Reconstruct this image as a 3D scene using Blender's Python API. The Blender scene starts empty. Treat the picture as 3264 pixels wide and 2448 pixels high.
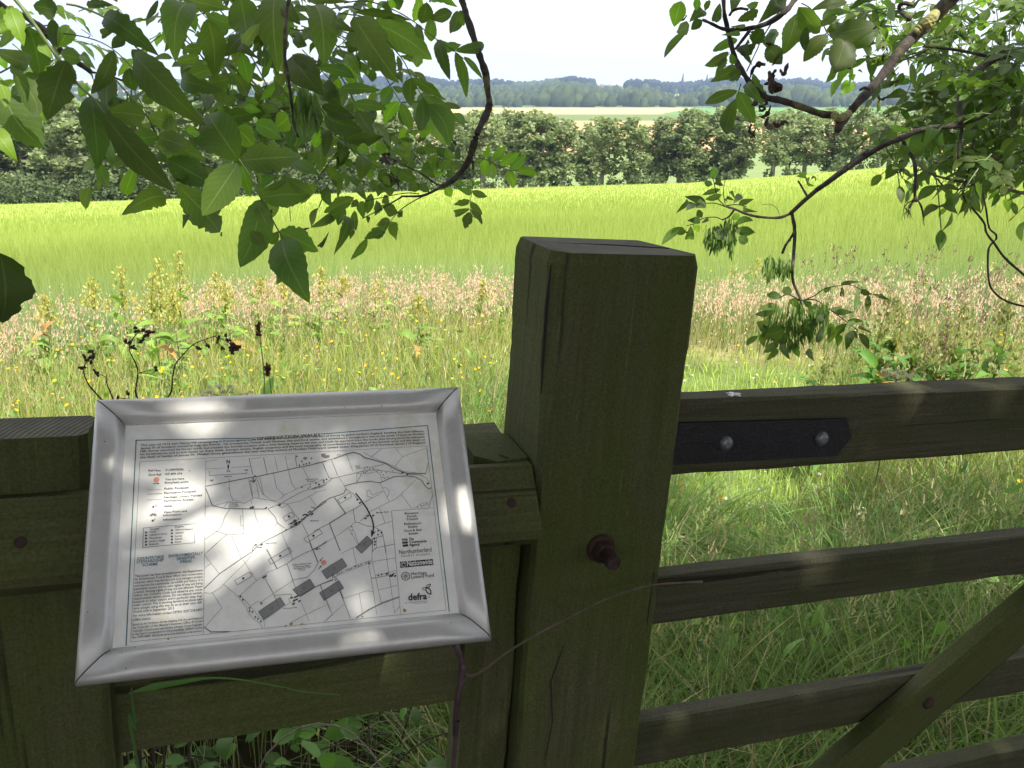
import bpy, math, random
import numpy as np
from mathutils import Matrix, Vector
random.seed(7); RG = np.random.default_rng(11)
rad = math.radians
SC = bpy.context.scene
COL = SC.collection
# ------------------------------------------------------------------ camera
FPX, PITCH, ROLL, EYE = 2735.0, rad(16.9), rad(3.83), 1.55
CP = np.array([0, 0, EYE])
R0 = np.array([1, 0, 0.]); U0 = np.array([0, math.sin(PITCH), math.cos(PITCH)]); CF = np.array([0, math.cos(PITCH), -math.sin(PITCH)])
CR = math.cos(ROLL)*R0 + math.sin(ROLL)*U0; CU = math.cos(ROLL)*U0 - math.sin(ROLL)*R0
cam = bpy.data.cameras.new("camera"); camo = bpy.data.objects.new("camera", cam); COL.objects.link(camo)
M = Matrix(((CR[0], CU[0], -CF[0], 0), (CR[1], CU[1], -CF[1], 0), (CR[2], CU[2], -CF[2], EYE), (0, 0, 0, 1)))
camo.matrix_world = M; cam.sensor_width = 36; cam.lens = 36*FPX/3264; cam.clip_start = 0.02; cam.clip_end = 20000
SC.camera = camo
# ------------------------------------------------------------------ sky and sun
SUNV = np.array([0.42, -0.50, 1.0]); SUNV = SUNV/np.linalg.norm(SUNV)
W = bpy.data.worlds.new("World"); SC.world = W; W.use_nodes = True
nt = W.node_tree; nt.nodes.clear()
sky = nt.nodes.new("ShaderNodeTexSky"); sky.sky_type = 'NISHITA'; sky.sun_disc = False
sky.sun_elevation = math.asin(SUNV[2]); sky.sun_rotation = math.atan2(SUNV[0], SUNV[1])
sky.air_density = 1.0; sky.dust_density = 3.0; sky.ozone_density = 1.0
hs = nt.nodes.new("ShaderNodeMixRGB"); hs.blend_type = 'MIX'; hs.inputs[0].default_value = 0.74
hs.inputs[2].default_value = (9.5, 9.2, 9.3, 1)     # thin bright high cloud over the whole sky
bg = nt.nodes.new("ShaderNodeBackground"); bg.inputs[1].default_value = 0.105
wo = nt.nodes.new("ShaderNodeOutputWorld")
nt.links.new(sky.outputs[0], hs.inputs[1]); nt.links.new(hs.outputs[0], bg.inputs[0]); nt.links.new(bg.outputs[0], wo.inputs[0])
sl = bpy.data.lights.new("sun", 'SUN'); sl.energy = 4.6; sl.angle = rad(0.5); sl.color = (1, 0.95, 0.86)
so = bpy.data.objects.new("sun", sl); COL.objects.link(so)
so.rotation_euler = Vector(SUNV).to_track_quat('Z', 'Y').to_euler(); so.location = (3, -6, 30)
SC.view_settings.view_transform = 'Standard'; SC.view_settings.look = 'None'; SC.view_settings.gamma = 1
SC.view_settings.exposure = 1.0
SC.render.engine = 'CYCLES'
SC.cycles.use_denoising = True; SC.cycles.max_bounces = 8; SC.cycles.transparent_max_bounces = 8
SC.cycles.diffuse_bounces = 4; SC.cycles.glossy_bounces = 2; SC.cycles.transmission_bounces = 4; SC.cycles.volume_bounces = 0
SC.cycles.sample_clamp_indirect = 6
# ------------------------------------------------------------------ picture geometry -> places in the world
def ray(x, y): return (x-1632)/FPX*CR - (y-1224)/FPX*CU + CF
def at(x, y, d): return CP + d*ray(x, y)
def proj(P):
    d = np.asarray(P) - CP; z = d@CF
    return 1632 + FPX*(d@CR)/z, 1224 - FPX*(d@CU)/z
D = np.array([0.9437, 0.3307, 0]); D /= np.linalg.norm(D); N = np.array([-D[1], D[0], 0]); Z = np.array([0, 0, 1.]); N0 = 0.8519
def fen(d, n, z): return D*d + N*(N0+n) + Z*z        # fence frame: along, away, up
# ------------------------------------------------------------------ helpers
def tag(o, label=None, cat=None, group=None, kind=None):
    if label: o['label'] = label
    if cat: o['category'] = cat
    if group: o['group'] = group
    if kind: o['kind'] = kind
    return o
def empty(name, loc, label=None, cat=None, group=None):
    o = bpy.data.objects.new(name, None); COL.objects.link(o); o.location = loc; o.empty_display_size = .1
    return tag(o, label, cat, group)
def mesh_obj(name, V, Fc, mats, parent=None, col=None, uv=None, midx=None, smooth=False, mat=None):
    """V (n,3) world coordinates, Fc list of faces or (m,k) array"""
    me = bpy.data.meshes.new(name); V = np.asarray(V, dtype=np.float32)
    off = np.zeros(3, dtype=np.float32)
    if parent is not None and mat is None:
        off = np.array(total_loc(parent), dtype=np.float32)
    V = V - off
    if isinstance(Fc, np.ndarray):
        m, k = Fc.shape
        me.vertices.add(len(V)); me.vertices.foreach_set("co", V.ravel())
        me.loops.add(m*k); me.loops.foreach_set("vertex_index", Fc.astype(np.int32).ravel())
        me.polygons.add(m); me.polygons.foreach_set("loop_start", np.arange(0, m*k, k, dtype=np.int32))
        try: me.polygons.foreach_set("loop_total", np.full(m, k, dtype=np.int32))
        except Exception: pass
        me.update(calc_edges=True)
    else:
        me.from_pydata([tuple(map(float, v)) for v in V], [], [tuple(map(int, f)) for f in Fc]); me.update()
    if not isinstance(mats, (list, tuple)): mats = [mats]
    for m_ in mats: me.materials.append(m_)
    if midx is not None: me.polygons.foreach_set("material_index", np.asarray(midx, dtype=np.int32))
    if col is not None:
        a = me.color_attributes.new("Col", 'FLOAT_COLOR', 'POINT')
        c = np.ones((len(V), 4), dtype=np.float32); c[:, :3] = col; a.data.foreach_set("color", c.ravel())
    if uv is not None:
        l = me.uv_layers.new(name="UVMap"); li = np.empty(len(me.loops), dtype=np.int32); me.loops.foreach_get("vertex_index", li)
        l.data.foreach_set("uv", np.asarray(uv, dtype=np.float32)[li].ravel())
    if smooth: me.polygons.foreach_set("use_smooth", np.ones(len(me.polygons), dtype=bool))
    o = bpy.data.objects.new(name, me); COL.objects.link(o)
    if parent is not None: o.parent = parent
    return o
def total_loc(o):
    v = Vector((0, 0, 0))
    while o is not None: v = v + o.location; o = o.parent
    return v
class MB:
    def __init__(s): s.v = []; s.f = []; s.c = []
    def add(s, V, F, c=None):
        b = len(s.v); s.v.extend([tuple(v) for v in V]); s.f.extend([tuple(b+i for i in f) for f in F])
        if c is not None: s.c.extend([c]*len(V))
    def box(s, o, a, b, c, col=None):    # corner + three edge vectors
        o, a, b, c = map(np.asarray, (o, a, b, c))
        V = [o, o+a, o+a+b, o+b, o+c, o+a+c, o+a+b+c, o+b+c]
        s.add(V, [(3, 2, 1, 0), (4, 5, 6, 7), (0, 1, 5, 4), (1, 2, 6, 5), (2, 3, 7, 6), (3, 0, 4, 7)], col)
    def tube(s, pts, rs, k=6, col=None, cap=True):
        pts = [np.asarray(p, float) for p in pts]
        if not hasattr(rs, '__len__'): rs = [rs]*len(pts)
        rings = []; ref = np.array([0.13, 0.21, 0.97])
        for i, p in enumerate(pts):
            t = pts[min(i+1, len(pts)-1)] - pts[max(i-1, 0)]; t = t/(np.linalg.norm(t)+1e-9)
            a = np.cross(t, ref)
            if np.linalg.norm(a) < .15: a = np.cross(t, [1, 0, 0])
            a /= np.linalg.norm(a); b = np.cross(t, a)
            rings.append([p + rs[i]*(math.cos(2*math.pi*j/k)*a + math.sin(2*math.pi*j/k)*b) for j in range(k)])
        V = [v for r in rings for v in r]; F = []
        for i in range(len(pts)-1):
            for j in range(k): F.append((i*k+j, i*k+(j+1) % k, (i+1)*k+(j+1) % k, (i+1)*k+j))
        if cap: F.append(tuple(range(k-1, -1, -1))); F.append(tuple((len(pts)-1)*k+j for j in range(k)))
        s.add(V, F, col)
    def build(s, name, mats, parent=None, smooth=False, uv=None):
        return mesh_obj(name, np.array(s.v), s.f, mats, parent, col=np.array(s.c) if s.c else None, smooth=smooth, uv=uv)
def smoothline(P, rs, n=4, wob=0.0):
    """Catmull-Rom through points with radii"""
    P = [np.asarray(p, float) for p in P]; Q = [2*P[0]-P[1]] + P + [2*P[-1]-P[-2]]; out = []; ro = []
    for i in range(1, len(Q)-2):
        for j in range(n):
            t = j/n; a, b, c, d = Q[i-1], Q[i], Q[i+1], Q[i+2]
            out.append(.5*((2*b) + (-a+c)*t + (2*a-5*b+4*c-d)*t*t + (-a+3*b-3*c+d)*t**3))
            r = rs[i-1]*(1-t) + rs[min(i, len(rs)-1)]*t
            ro.append(r*(1+random.uniform(-wob, wob)))
    out.append(P[-1]); ro.append(rs[-1]); return out, ro
# ------------------------------------------------------------------ materials
def mat(name):
    m = bpy.data.materials.new(name); m.use_nodes = True; t = m.node_tree; b = t.nodes["Principled BSDF"]; return m, t, b
def nd(t, typ, **k):
    n = t.nodes.new(typ)
    for a, v in k.items(): setattr(n, a, v)
    return n
def ramp(t, src, stops):
    r = nd(t, "ShaderNodeValToRGB"); e = r.color_ramp.elements
    while len(e) > len(stops): e.remove(e[-1])
    while len(e) < len(stops): e.new(.5)
    for q, (p, c) in zip(e, stops): q.position = p; q.color = (*c, 1) if len(c) == 3 else c
    t.links.new(src, r.inputs[0]); return r.outputs[0]
def noise(t, vec, scale, detail=4, rough=.6, dist=0):
    n = nd(t, "ShaderNodeTexNoise"); n.inputs['Scale'].default_value = scale; n.inputs['Detail'].default_value = detail
    n.inputs['Roughness'].default_value = rough; n.inputs['Distortion'].default_value = dist
    if vec is not None: t.links.new(vec, n.inputs['Vector'])
    return n.outputs[0]
def mapping(t, scale, coord='Object', loc=(0, 0, 0)):
    c = nd(t, "ShaderNodeTexCoord"); m = nd(t, "ShaderNodeMapping"); m.inputs['Scale'].default_value = scale; m.inputs['Location'].default_value = loc
    t.links.new(c.outputs[coord], m.inputs[0]); return m.outputs[0]
def mix(t, f, a, b, mode='MIX'):
    n = nd(t, "ShaderNodeMixRGB"); n.blend_type = mode
    for i, v in enumerate((f, a, b)):
        if isinstance(v, (int, float)): n.inputs[i].default_value = v
        elif isinstance(v, tuple): n.inputs[i].default_value = (*v, 1) if len(v) == 3 else v
        else: t.links.new(v, n.inputs[i])
    return n.outputs[0]
def bump(t, b, h, strength=.5, dist=.01):
    n = nd(t, "ShaderNodeBump"); n.inputs['Strength'].default_value = strength; n.inputs['Distance'].default_value = dist
    t.links.new(h, n.inputs['Height']); t.links.new(n.outputs[0], b.inputs['Normal'])
def wood(name, dark, light, green, gmin=.42, gmax=.62, seed=0.):
    """grain runs along the object's local X"""
    m, t, b = mat(name)
    gr = noise(t, mapping(t, (4, 110, 110), loc=(seed, seed, 0)), 1, 7, .7, .5)
    base = ramp(t, gr, [(.22, dark), (.52, tuple((a+c)/2 for a, c in zip(dark, light))), (.85, light)])
    alg = ramp(t, noise(t, mapping(t, (2.5, 6, 6), loc=(seed*2, 1, seed)), 1.6, 5, .6), [(gmin, (0, 0, 0)), (gmax, (1, 1, 1))])
    c1 = mix(t, alg, base, mix(t, .72, base, green))
    crk = ramp(t, noise(t, mapping(t, (1.1, 60, 60), loc=(seed, 3, 5)), 1, 3, .5, .3), [(.29, (.3, .3, .3)), (.35, (1, 1, 1))])
    c2 = mix(t, 1.0, c1, crk, 'MULTIPLY')
    stk = ramp(t, noise(t, mapping(t, (5, 230, 230), loc=(seed, 9, 2)), 1, 3, .6), [(.66, (0, 0, 0)), (.72, (1, 1, 1))])
    c2 = mix(t, mix(t, .22, (0, 0, 0), stk), c2, mix(t, 1.0, light, (1.9, 1.85, 1.7), 'MULTIPLY'))
    fine = ramp(t, noise(t, mapping(t, (300, 300, 300)), 1, 2, .5), [(.3, (.75, .75, .75)), (.7, (1.2, 1.2, 1.2))])
    t.links.new(mix(t, 1.0, c2, fine, 'MULTIPLY'), b.inputs['Base Color']); b.inputs['Roughness'].default_value = .85
    b.inputs['Specular IOR Level'].default_value = .25
    bump(t, b, mix(t, .5, gr, crk), .55, .004); return m
WPOST = wood("mossy_post_wood", (.034, .036, .014), (.10, .10, .046), (.052, .072, .012), .35, .6, 1.3)
WRAIL = wood("fence_rail_wood", (.040, .041, .017), (.125, .122, .06), (.060, .080, .014), .38, .6, 4.1)
WGATE = wood("gate_wood", (.031, .029, .015), (.096, .091, .054), (.042, .052, .013), .40, .70, 7.7)
WBRACE = wood("gate_brace_wood", (.036, .036, .015), (.110, .106, .052), (.052, .070, .012), .3, .5, 2.2)
def endgrain(name, dark, light):
    m, t, b = mat(name); w = nd(t, "ShaderNodeTexWave"); w.wave_type = 'RINGS'; w.inputs['Scale'].default_value = 55; w.inputs['Distortion'].default_value = 2; w.inputs['Detail'].default_value = 3
    t.links.new(mapping(t, (1, 1, 1), loc=(.3, -.25, .1)), w.inputs[0])
    c = ramp(t, w.outputs[1], [(.2, dark), (.8, light)])
    n = ramp(t, noise(t, mapping(t, (1, 1, 1)), 14, 5, .7), [(.35, (.5, .5, .45)), (.65, (1.15, 1.15, 1.1))])
    t.links.new(mix(t, 1.0, c, n, 'MULTIPLY'), b.inputs['Base Color']); b.inputs['Roughness'].default_value = .9
    bump(t, b, w.outputs[1], .35, .003); return m
ENDG = endgrain("weathered_end_grain", (.058, .056, .034), (.105, .10, .065))
def simple(name, c, rough=.6, metal=0., bsc=0, bstr=.3, var=.25, vs=20):
    m, t, b = mat(name)
    n = noise(t, mapping(t, (1, 1, 1)), vs, 4, .6)
    t.links.new(mix(t, 1.0, c, ramp(t, n, [(.3, (1-var,)*3), (.7, (1+var,)*3)]), 'MULTIPLY'), b.inputs['Base Color'])
    b.inputs['Roughness'].default_value = rough; b.inputs['Metallic'].default_value = metal
    if bsc: bump(t, b, noise(t, mapping(t, (1, 1, 1)), bsc, 4, .6), bstr, .003)
    return m
RUST = simple("rusty_iron", (.042, .023, .018), .8, .2, 250, .8, .4, 90)
BLACKIRON = simple("black_painted_iron", (.012, .012, .015), .5, .3, 200, .4, .3, 60)
BOLTGREY = simple("galvanised_bolt", (.16, .17, .18), .45, .6, 200, .2, .2, 90)
PANELM, _t, _b = mat("printed_panel_plastic")
_n = ramp(_t, noise(_t, mapping(_t, (1, 1, 1)), 26, 5, .62), [(.35, (.68, .68, .645)), (.65, (.80, .795, .755))])
_s = ramp(_t, noise(_t, mapping(_t, (1, 1, 1), loc=(2, 5, 1)), 9, 6, .75), [(.54, (1, 1, 1)), (.68, (.84, .81, .70))])
_t.links.new(mix(_t, 1.0, _n, _s, 'MULTIPLY'), _b.inputs['Base Color']); _b.inputs['Roughness'].default_value = .38
ALU, _t, _b = mat("satin_aluminium")
_b.inputs['Base Color'].default_value = (.58, .58, .60, 1); _b.inputs['Metallic'].default_value = .55; _b.inputs['Roughness'].default_value = .5
_d = ramp(_t, noise(_t, mapping(_t, (1, 1, 1)), 30, 6, .7), [(.3, (.47, .465, .445)), (.6, (.55, .545, .525))])
_sp = ramp(_t, noise(_t, mapping(_t, (1, 1, 1), loc=(3, 1, 2)), 260, 1, .4), [(.77, (1, 1, 1)), (.80, (.25, .22, .2))])
_t.links.new(mix(_t, 1.0, _d, _sp, 'MULTIPLY'), _b.inputs['Base Color'])
INK = simple("black_print", (.035, .035, .035), .5, 0, var=.1)
INKG = simple("grey_print", (.22, .22, .22), .5, 0, var=.1)
INKL = simple("map_line_print", (.10, .10, .10), .5, 0, var=.2)
TEAL = simple("teal_print", (.02, .13, .17), .5, 0, var=.1)
SALM = simple("salmon_print", (.72, .28, .18), .5, 0, var=.1)
WHITEP = simple("white_print", (.68, .68, .66), .5, 0, var=.05)
OCHRE = simple("ochre_stain", (.33, .20, .05), .7, 0, var=.3)
DARK = simple("dark_joint", (.01, .01, .01), .9)
def leafmat(name, c1, c2, trans=.35, rough=.45, vein=True, tcol=None, spec=.35):
    m, t, b = mat(name); L = t.links
    at_ = nd(t, "ShaderNodeAttribute"); at_.attribute_name = "Col"
    base = mix(t, ramp(t, noise(t, mapping(t, (1, 1, 1)), 9, 3, .6), [(.35, (0, 0, 0)), (.65, (1, 1, 1))]), c1, c2)
    base = mix(t, 1.0, base, at_.outputs[0], 'MULTIPLY')
    if vein:
        uv = nd(t, "ShaderNodeUVMap"); sx = nd(t, "ShaderNodeSeparateXYZ"); L.new(uv.outputs[0], sx.inputs[0])
        def mth(op, a, bb=None):
            n = nd(t, "ShaderNodeMath"); n.operation = op
            for i, v in enumerate((a, bb)):
                if v is None: continue
                if isinstance(v, (int, float)): n.inputs[i].default_value = v
                else: L.new(v, n.inputs[i])
            return n.outputs[0]
        au = mth('ABSOLUTE', sx.outputs[0])
        midr = mth('LESS_THAN', au, .045)
        ph = mth('SUBTRACT', mth('MULTIPLY', sx.outputs[1], 9.0), mth('MULTIPLY', au, 2.2))
        fr = mth('FRACT', ph); lat = mth('LESS_THAN', fr, .07)
        v = mth('MAXIMUM', midr, mth('MULTIPLY', lat, .55))
        base = mix(t, mth('MULTIPLY', v, .42), base, mix(t, 1.0, (.30, .36, .16), at_.outputs[0], 'MULTIPLY'))
        bump(t, b, fr, .25, .002)
    L.new(base, b.inputs['Base Color']); b.inputs['Roughness'].default_value = rough; b.inputs['Specular IOR Level'].default_value = spec
    tr = nd(t, "ShaderNodeBsdfTranslucent"); L.new(mix(t, 1.0, base, tcol or (1.25, 1.5, .55), 'MULTIPLY'), tr.inputs[0])
    ms = nd(t, "ShaderNodeMixShader"); ms.inputs[0].default_value = trans
    L.new(b.outputs[0], ms.inputs[1]); L.new(tr.outputs[0], ms.inputs[2]); L.new(ms.outputs[0], t.nodes["Material Output"].inputs[0]); return m
LEAF = leafmat("ash_leaf", (.092, .152, .040), (.135, .20, .054), .52, .5)
CANOPYL = leafmat("canopy_leaf", (.04, .08, .016), (.06, .11, .025), .16, .5, False)
BLADE = leafmat("grass_blade", (.9, .9, .9), (1.08, 1.08, 1.08), .35, .6, False, (1.1, 1.15, .8), .2)
WEED = leafmat("weed_leaf", (.9, .9, .9), (1.1, 1.1, 1.1), .35, .5, False, (1.1, 1.2, .6), .25)
FARLEAF = leafmat("far_tree_leaf", (.9, .9, .9), (1.1, 1.1, 1.1), .45, .7, False, (1.1, 1.15, .8), .1)
DEADL = simple("dead_brown_leaf", (.055, .03, .015), .8, 0, 60, .6, .5, 40)
BARK, _t, _b = mat("ash_bark")
_n = noise(_t, mapping(_t, (1, 1, 1)), 60, 6, .7); _l = ramp(_t, noise(_t, mapping(_t, (1, 1, 1), loc=(4, 2, 1)), 14, 5, .7), [(.55, (0, 0, 0)), (.62, (1, 1, 1))])
_t.links.new(mix(_t, _l, ramp(_t, _n, [(.3, (.022, .018, .014)), (.7, (.085, .07, .055))]), ramp(_t, _n, [(.4, (.10, .095, .04)), (.7, (.22, .20, .08))])), _b.inputs['Base Color'])
_b.inputs['Roughness'].default_value = .9; bump(_t, _b, _n, .9, .006)
BARKD = simple("twig_bark", (.045, .034, .026), .85, 0, 150, .7, .4, 60)
BARKG = simple("grey_twig_bark", (.17, .14, .12), .8, 0, 150, .7, .3, 60)
STRAW = simple("dull_twig", (.095, .075, .05), .8, 0, 150, .6, .35, 60)
STEMG = simple("green_stem", (.10, .15, .04), .6, 0, var=.3, vs=40)
BRAMB = simple("bramble_stem", (.070, .042, .052), .45, 0, 120, .3, .5, 60)
FARBARK = simple("far_bark", (.16, .14, .11), .9, 0, var=.3, vs=2)
KEYM = leafmat("ash_keys", (.09, .17, .03), (.13, .21, .04), .25, .5, False)
LICH = simple("yellow_lichen", (.27, .26, .09), .9, 0, 160, .9, .45, 60)

# ================================================================== TERRAIN
def vx_of_az(az):
    h = np.stack([np.sin(az), np.cos(az), 0*az], -1); d = h@CF
    return (1632 + FPX*(h@CR)/np.maximum(d, .05))/1.4756
def tan_el(az, Y):        # tangent of the elevation seen at picture height Y (2212-wide picture) towards azimuth az
    k = (1224-Y*1.4756)/FPX; h = np.stack([np.sin(az), np.cos(az), 0*az], -1)
    return (k*(h@CF) - h@CU)/(CU[2]-k*CF[2])
YC = ([-200, 0, 500, 1000, 1500, 1700, 1900, 2212, 2400], [448, 441, 425, 409, 395, 380, 363, 352, 346])
RP = np.array([100, 132, 190, 260, 330, 360, 620, 760, 950, 1020, 1200, 1330, 2100, 2700, 3300, 3420, 6000.])
DY = {100: None}
def ypix(vx, r):
    yc = np.interp(vx, *YC)
    tab = np.stack([yc, yc+9, yc-14, 0*vx+352, 0*vx+334, 0*vx+326, 0*vx+262, 0*vx+252, 0*vx+248, 0*vx+246, 0*vx+234, 0*vx+232,
                    np.interp(vx, [0, 700, 1000, 2000], [205, 205, 200, 212]), np.interp(vx, [0, 700, 1000, 2000, 2212], [188, 186, 190, 202, 208]),
                    np.interp(vx, [0, 300, 700, 1000, 1700, 2212], [172, 170, 172, 184, 186, 197]), np.interp(vx, [0, 300, 700, 1000, 1700, 2212], [173, 171, 173, 185, 187, 198]),
                    0*vx+200], -1)
    out = np.empty_like(r)
    lr = np.log(RP); q = np.log(np.maximum(r, 100)); i = np.clip(np.searchsorted(lr, q)-1, 0, len(lr)-2); f = (q-lr[i])/(lr[i+1]-lr[i])
    f = np.clip(f, 0, 1)
    return np.take_along_axis(tab, i[..., None], -1)[..., 0]*(1-f) + np.take_along_axis(tab, (i+1)[..., None], -1)[..., 0]*f
def gz(x, y):
    x = np.asarray(x, float); y = np.asarray(y, float)
    az = np.clip(np.arctan2(x, np.maximum(y, -1e9)), rad(-44), rad(40)); r = np.hypot(x, y)
    vx = vx_of_az(az); back = np.clip((np.cos(np.arctan2(x, y))+.35)/.9, 0, 1)
    s = np.maximum(0, (np.minimum(r, 100)-1.2)/98.8)
    z100 = EYE + 100*tan_el(az, np.interp(vx, *YC))
    zf = EYE + r*tan_el(az, ypix(vx, r))
    z = np.where(r < 100, z100*s, zf)
    return z*np.where(r < 100, back, np.maximum(back, 0))
def polar(azs, rs):
    A, Rr = np.meshgrid(azs, rs); X = Rr*np.sin(A); Y = Rr*np.cos(A); V = np.stack([X, Y, gz(X, Y)], -1).reshape(-1, 3)
    n, m = len(rs), len(azs); i = np.arange(n-1)[:, None]*m; j = np.arange(m-1)[None, :]
    F = np.stack([i+j, i+j+1, i+j+1+m, i+j+m], -1).reshape(-1, 4)
    return V, F, A.reshape(-1), Rr.reshape(-1)
AZ1 = np.radians(np.concatenate([np.arange(-180, -50, 6), np.arange(-50, 50, .5), np.arange(50, 181, 6)]))
def groundmat():
    m, t, b = mat("field_and_margin_ground"); L = t.links
    c = nd(t, "ShaderNodeTexCoord"); at_ = nd(t, "ShaderNodeAttribute"); at_.attribute_name = "Col"
    n1 = noise(t, mapping(t, (1, 1, 1)), 3.0, 5, .7); n2 = noise(t, mapping(t, (.35, 2.2, 1)), .12, 4, .6)
    n3 = noise(t, mapping(t, (6, 2.5, 1)), 1.0, 5, .7)
    v = mix(t, 1.0, ramp(t, n1, [(.3, (.6, .6, .6)), (.7, (1.25, 1.25, 1.25))]), ramp(t, n2, [(.35, (.86, .88, .86)), (.65, (1.12, 1.1, 1.12))]), 'MULTIPLY')
    v = mix(t, 1.0, v, ramp(t, n3, [(.3, (.82, .84, .8)), (.7, (1.15, 1.13, 1.15))]), 'MULTIPLY')
    L.new(mix(t, 1.0, at_.outputs[0], v, 'MULTIPLY'), b.inputs['Base Color']); b.inputs['Roughness'].default_value = .95; b.inputs['Specular IOR Level'].default_value = .1
    bump(t, b, n1, .5, .05); return m
GROUND = groundmat()
BARLEY0 = 7.5      # distance of the crop edge beyond the fence line
def edge_n(d): return BARLEY0 - np.clip((d-1.5)*.55, 0, 3.6) + .35*np.sin(d*.8) + .2*np.sin(d*2.1+1)
V, F, A, Rr = polar(AZ1, np.concatenate([[0.01], np.geomspace(.8, 101, 110)]))
nn = V@N - N0; dd = V@D; e = edge_n(dd)
colr = np.zeros((len(V), 3)); soil = np.array([.045, .033, .02]); grs = np.array([.13, .18, .05]); tan_ = np.array([.34, .29, .14]); crop = np.array([.31, .395, .075])
w1 = np.clip((nn-1.0)/1.4, 0, 1)[:, None]; w2 = np.clip((nn-e+1.9)/1.0, 0, 1)[:, None]; w3 = np.clip((nn-e)/.3, 0, 1)[:, None]
colr = (soil*(1-w1)+grs*w1)*(1-w2)+tan_*w2; colr = colr*(1-w3)+crop*w3
mesh_obj("field_ground", V, F, GROUND, col=colr, smooth=True)['kind'] = 'structure'
# land beyond the brow of the field
V, F, A, Rr = polar(np.radians(np.arange(-48, 46, .25)), np.concatenate([np.linspace(101, 360, 24), np.geomspace(380, 1300, 36), np.geomspace(1340, 6000, 40)]))
vx = vx_of_az(A); yp = ypix(vx, Rr); colr = np.zeros((len(V), 3)); colr[:] = (.20, .27, .10)
def setc(m, c): colr[m] = c
setc((Rr > 340) & (Rr <= 640), (.50, .33, .16)); setc((Rr > 640) & (Rr <= 1000), (.15, .20, .07))
setc((Rr > 1000) & (Rr <= 1290) & (vx < 1460+30*np.sin(Rr/60)), (.62, .48, .20)); setc((Rr > 1000) & (Rr <= 1290) & (vx >= 1460+30*np.sin(Rr/60)), (.13, .26, .08))
q = Rr > 1290; setc(q, (.12, .17, .06))
cell = (np.floor(np.log(np.maximum(Rr, 1))*9+np.sin(vx/160)*.5)*7 + np.floor((vx+Rr*.05)/150)*13) % 5
pal = np.array([(.14, .20, .08), (.42, .36, .19), (.19, .27, .10), (.10, .15, .06), (.33, .34, .15)])
lq = (Rr > 900) & (vx < 930) ; colr[lq] = pal[cell[lq].astype(int)]
setc((Rr > 2800) & (vx < 260), (.55, .47, .30))
setc(q & (vx > 1400) & (vx < 1600) & (Rr > 1900) & (Rr < 2200), (.34, .36, .15))
mesh_obj("hills", V, F, GROUND, col=colr, smooth=True)['kind'] = 'structure'
# ================================================================== FAR WOODS (reads as one mass)
def lumps(n, fx, seed):
    rg = np.random.default_rng(seed); VV = []; FF = []; CC = []; b = 0
    ph = np.linspace(0, 2*np.pi, 7)[:-1]
    for i in range(n):
        p, sz, c = fx(rg)
        if p is None: continue
        rings = []
        for zz, rr_ in ((-.1, .8), (.35, 1.05), (.75, .8), (1.0, .35)):
            k = rg.uniform(.72, 1.28, 6); rings.append(np.stack([p[0]+sz*.5*rr_*k*np.cos(ph+zz), p[1]+sz*.5*rr_*k*np.sin(ph+zz), p[2]+sz*(zz+rg.uniform(-.09, .09, 6))], -1))
        v = np.concatenate(rings); VV.append(v)
        for q in range(3):
            for j in range(6): FF.append((b+q*6+j, b+q*6+(j+1) % 6, b+(q+1)*6+(j+1) % 6, b+(q+1)*6+j))
        FF.append((b+18, b+19, b+20, b+21)); FF.append((b+18, b+21, b+22, b+23))
        CC.append(np.repeat(np.array(c)[None]*rg.uniform(.7, 1.3, (24, 1)), 24//24, 0)); b += 24
    return np.concatenate(VV), np.array(FF), np.concatenate(CC)
def azr(vxt, r):
    a = np.radians(np.linspace(-45, 45, 400)); return np.interp(vxt, vx_of_az(a), a)
def fw(rg):
    vxt = rg.uniform(690, 2330); r = rg.uniform(1340, 3400)
    if vxt < 900 and (r < 2500 or rg.random() < .4): return None, 0, 0
    if 1275 < vxt < 1345 and r > 2150: return None, 0, 0
    if 1330 < vxt < 1620 and 1850 < r < 2200: return None, 0, 0
    a = azr(vxt, r); p = [r*math.sin(a), r*math.cos(a), 0]; p[2] = float(gz(p[0], p[1]))-2
    pine = r > 2250 and not 1100 < vxt < 1200
    sz = (rg.uniform(14, 24) if not pine else rg.uniform(17, 27))*(1+.35*math.sin(vxt/37)*math.sin(vxt/91+1))
    return p, sz, ((.026, .040, .026) if pine else (.10, .135, .045) if rg.random() < .5 else (.075, .11, .04))
V, F, C_ = lumps(5200, fw, 3); mesh_obj("far_woods", V, F, FARLEAF, col=C_)['kind'] = 'stuff'
def fl(rg):
    vxt = rg.uniform(-100, 900); k = rg.integers(0, 6); r = [1290, 1500, 1750, 2050, 2400, 2750][k] + 60*math.sin(vxt/90+k)
    if rg.random() < .25: return None, 0, 0
    a = azr(vxt, r); p = [r*math.sin(a), r*math.cos(a), 0]; p[2] = float(gz(p[0], p[1]))-1
    return p, rg.uniform(7, 15), (.06, .09, .035)
V, F, C_ = lumps(900, fl, 5); mesh_obj("far_hedgerows", V, F, FARLEAF, col=C_)['kind'] = 'stuff'
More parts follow.
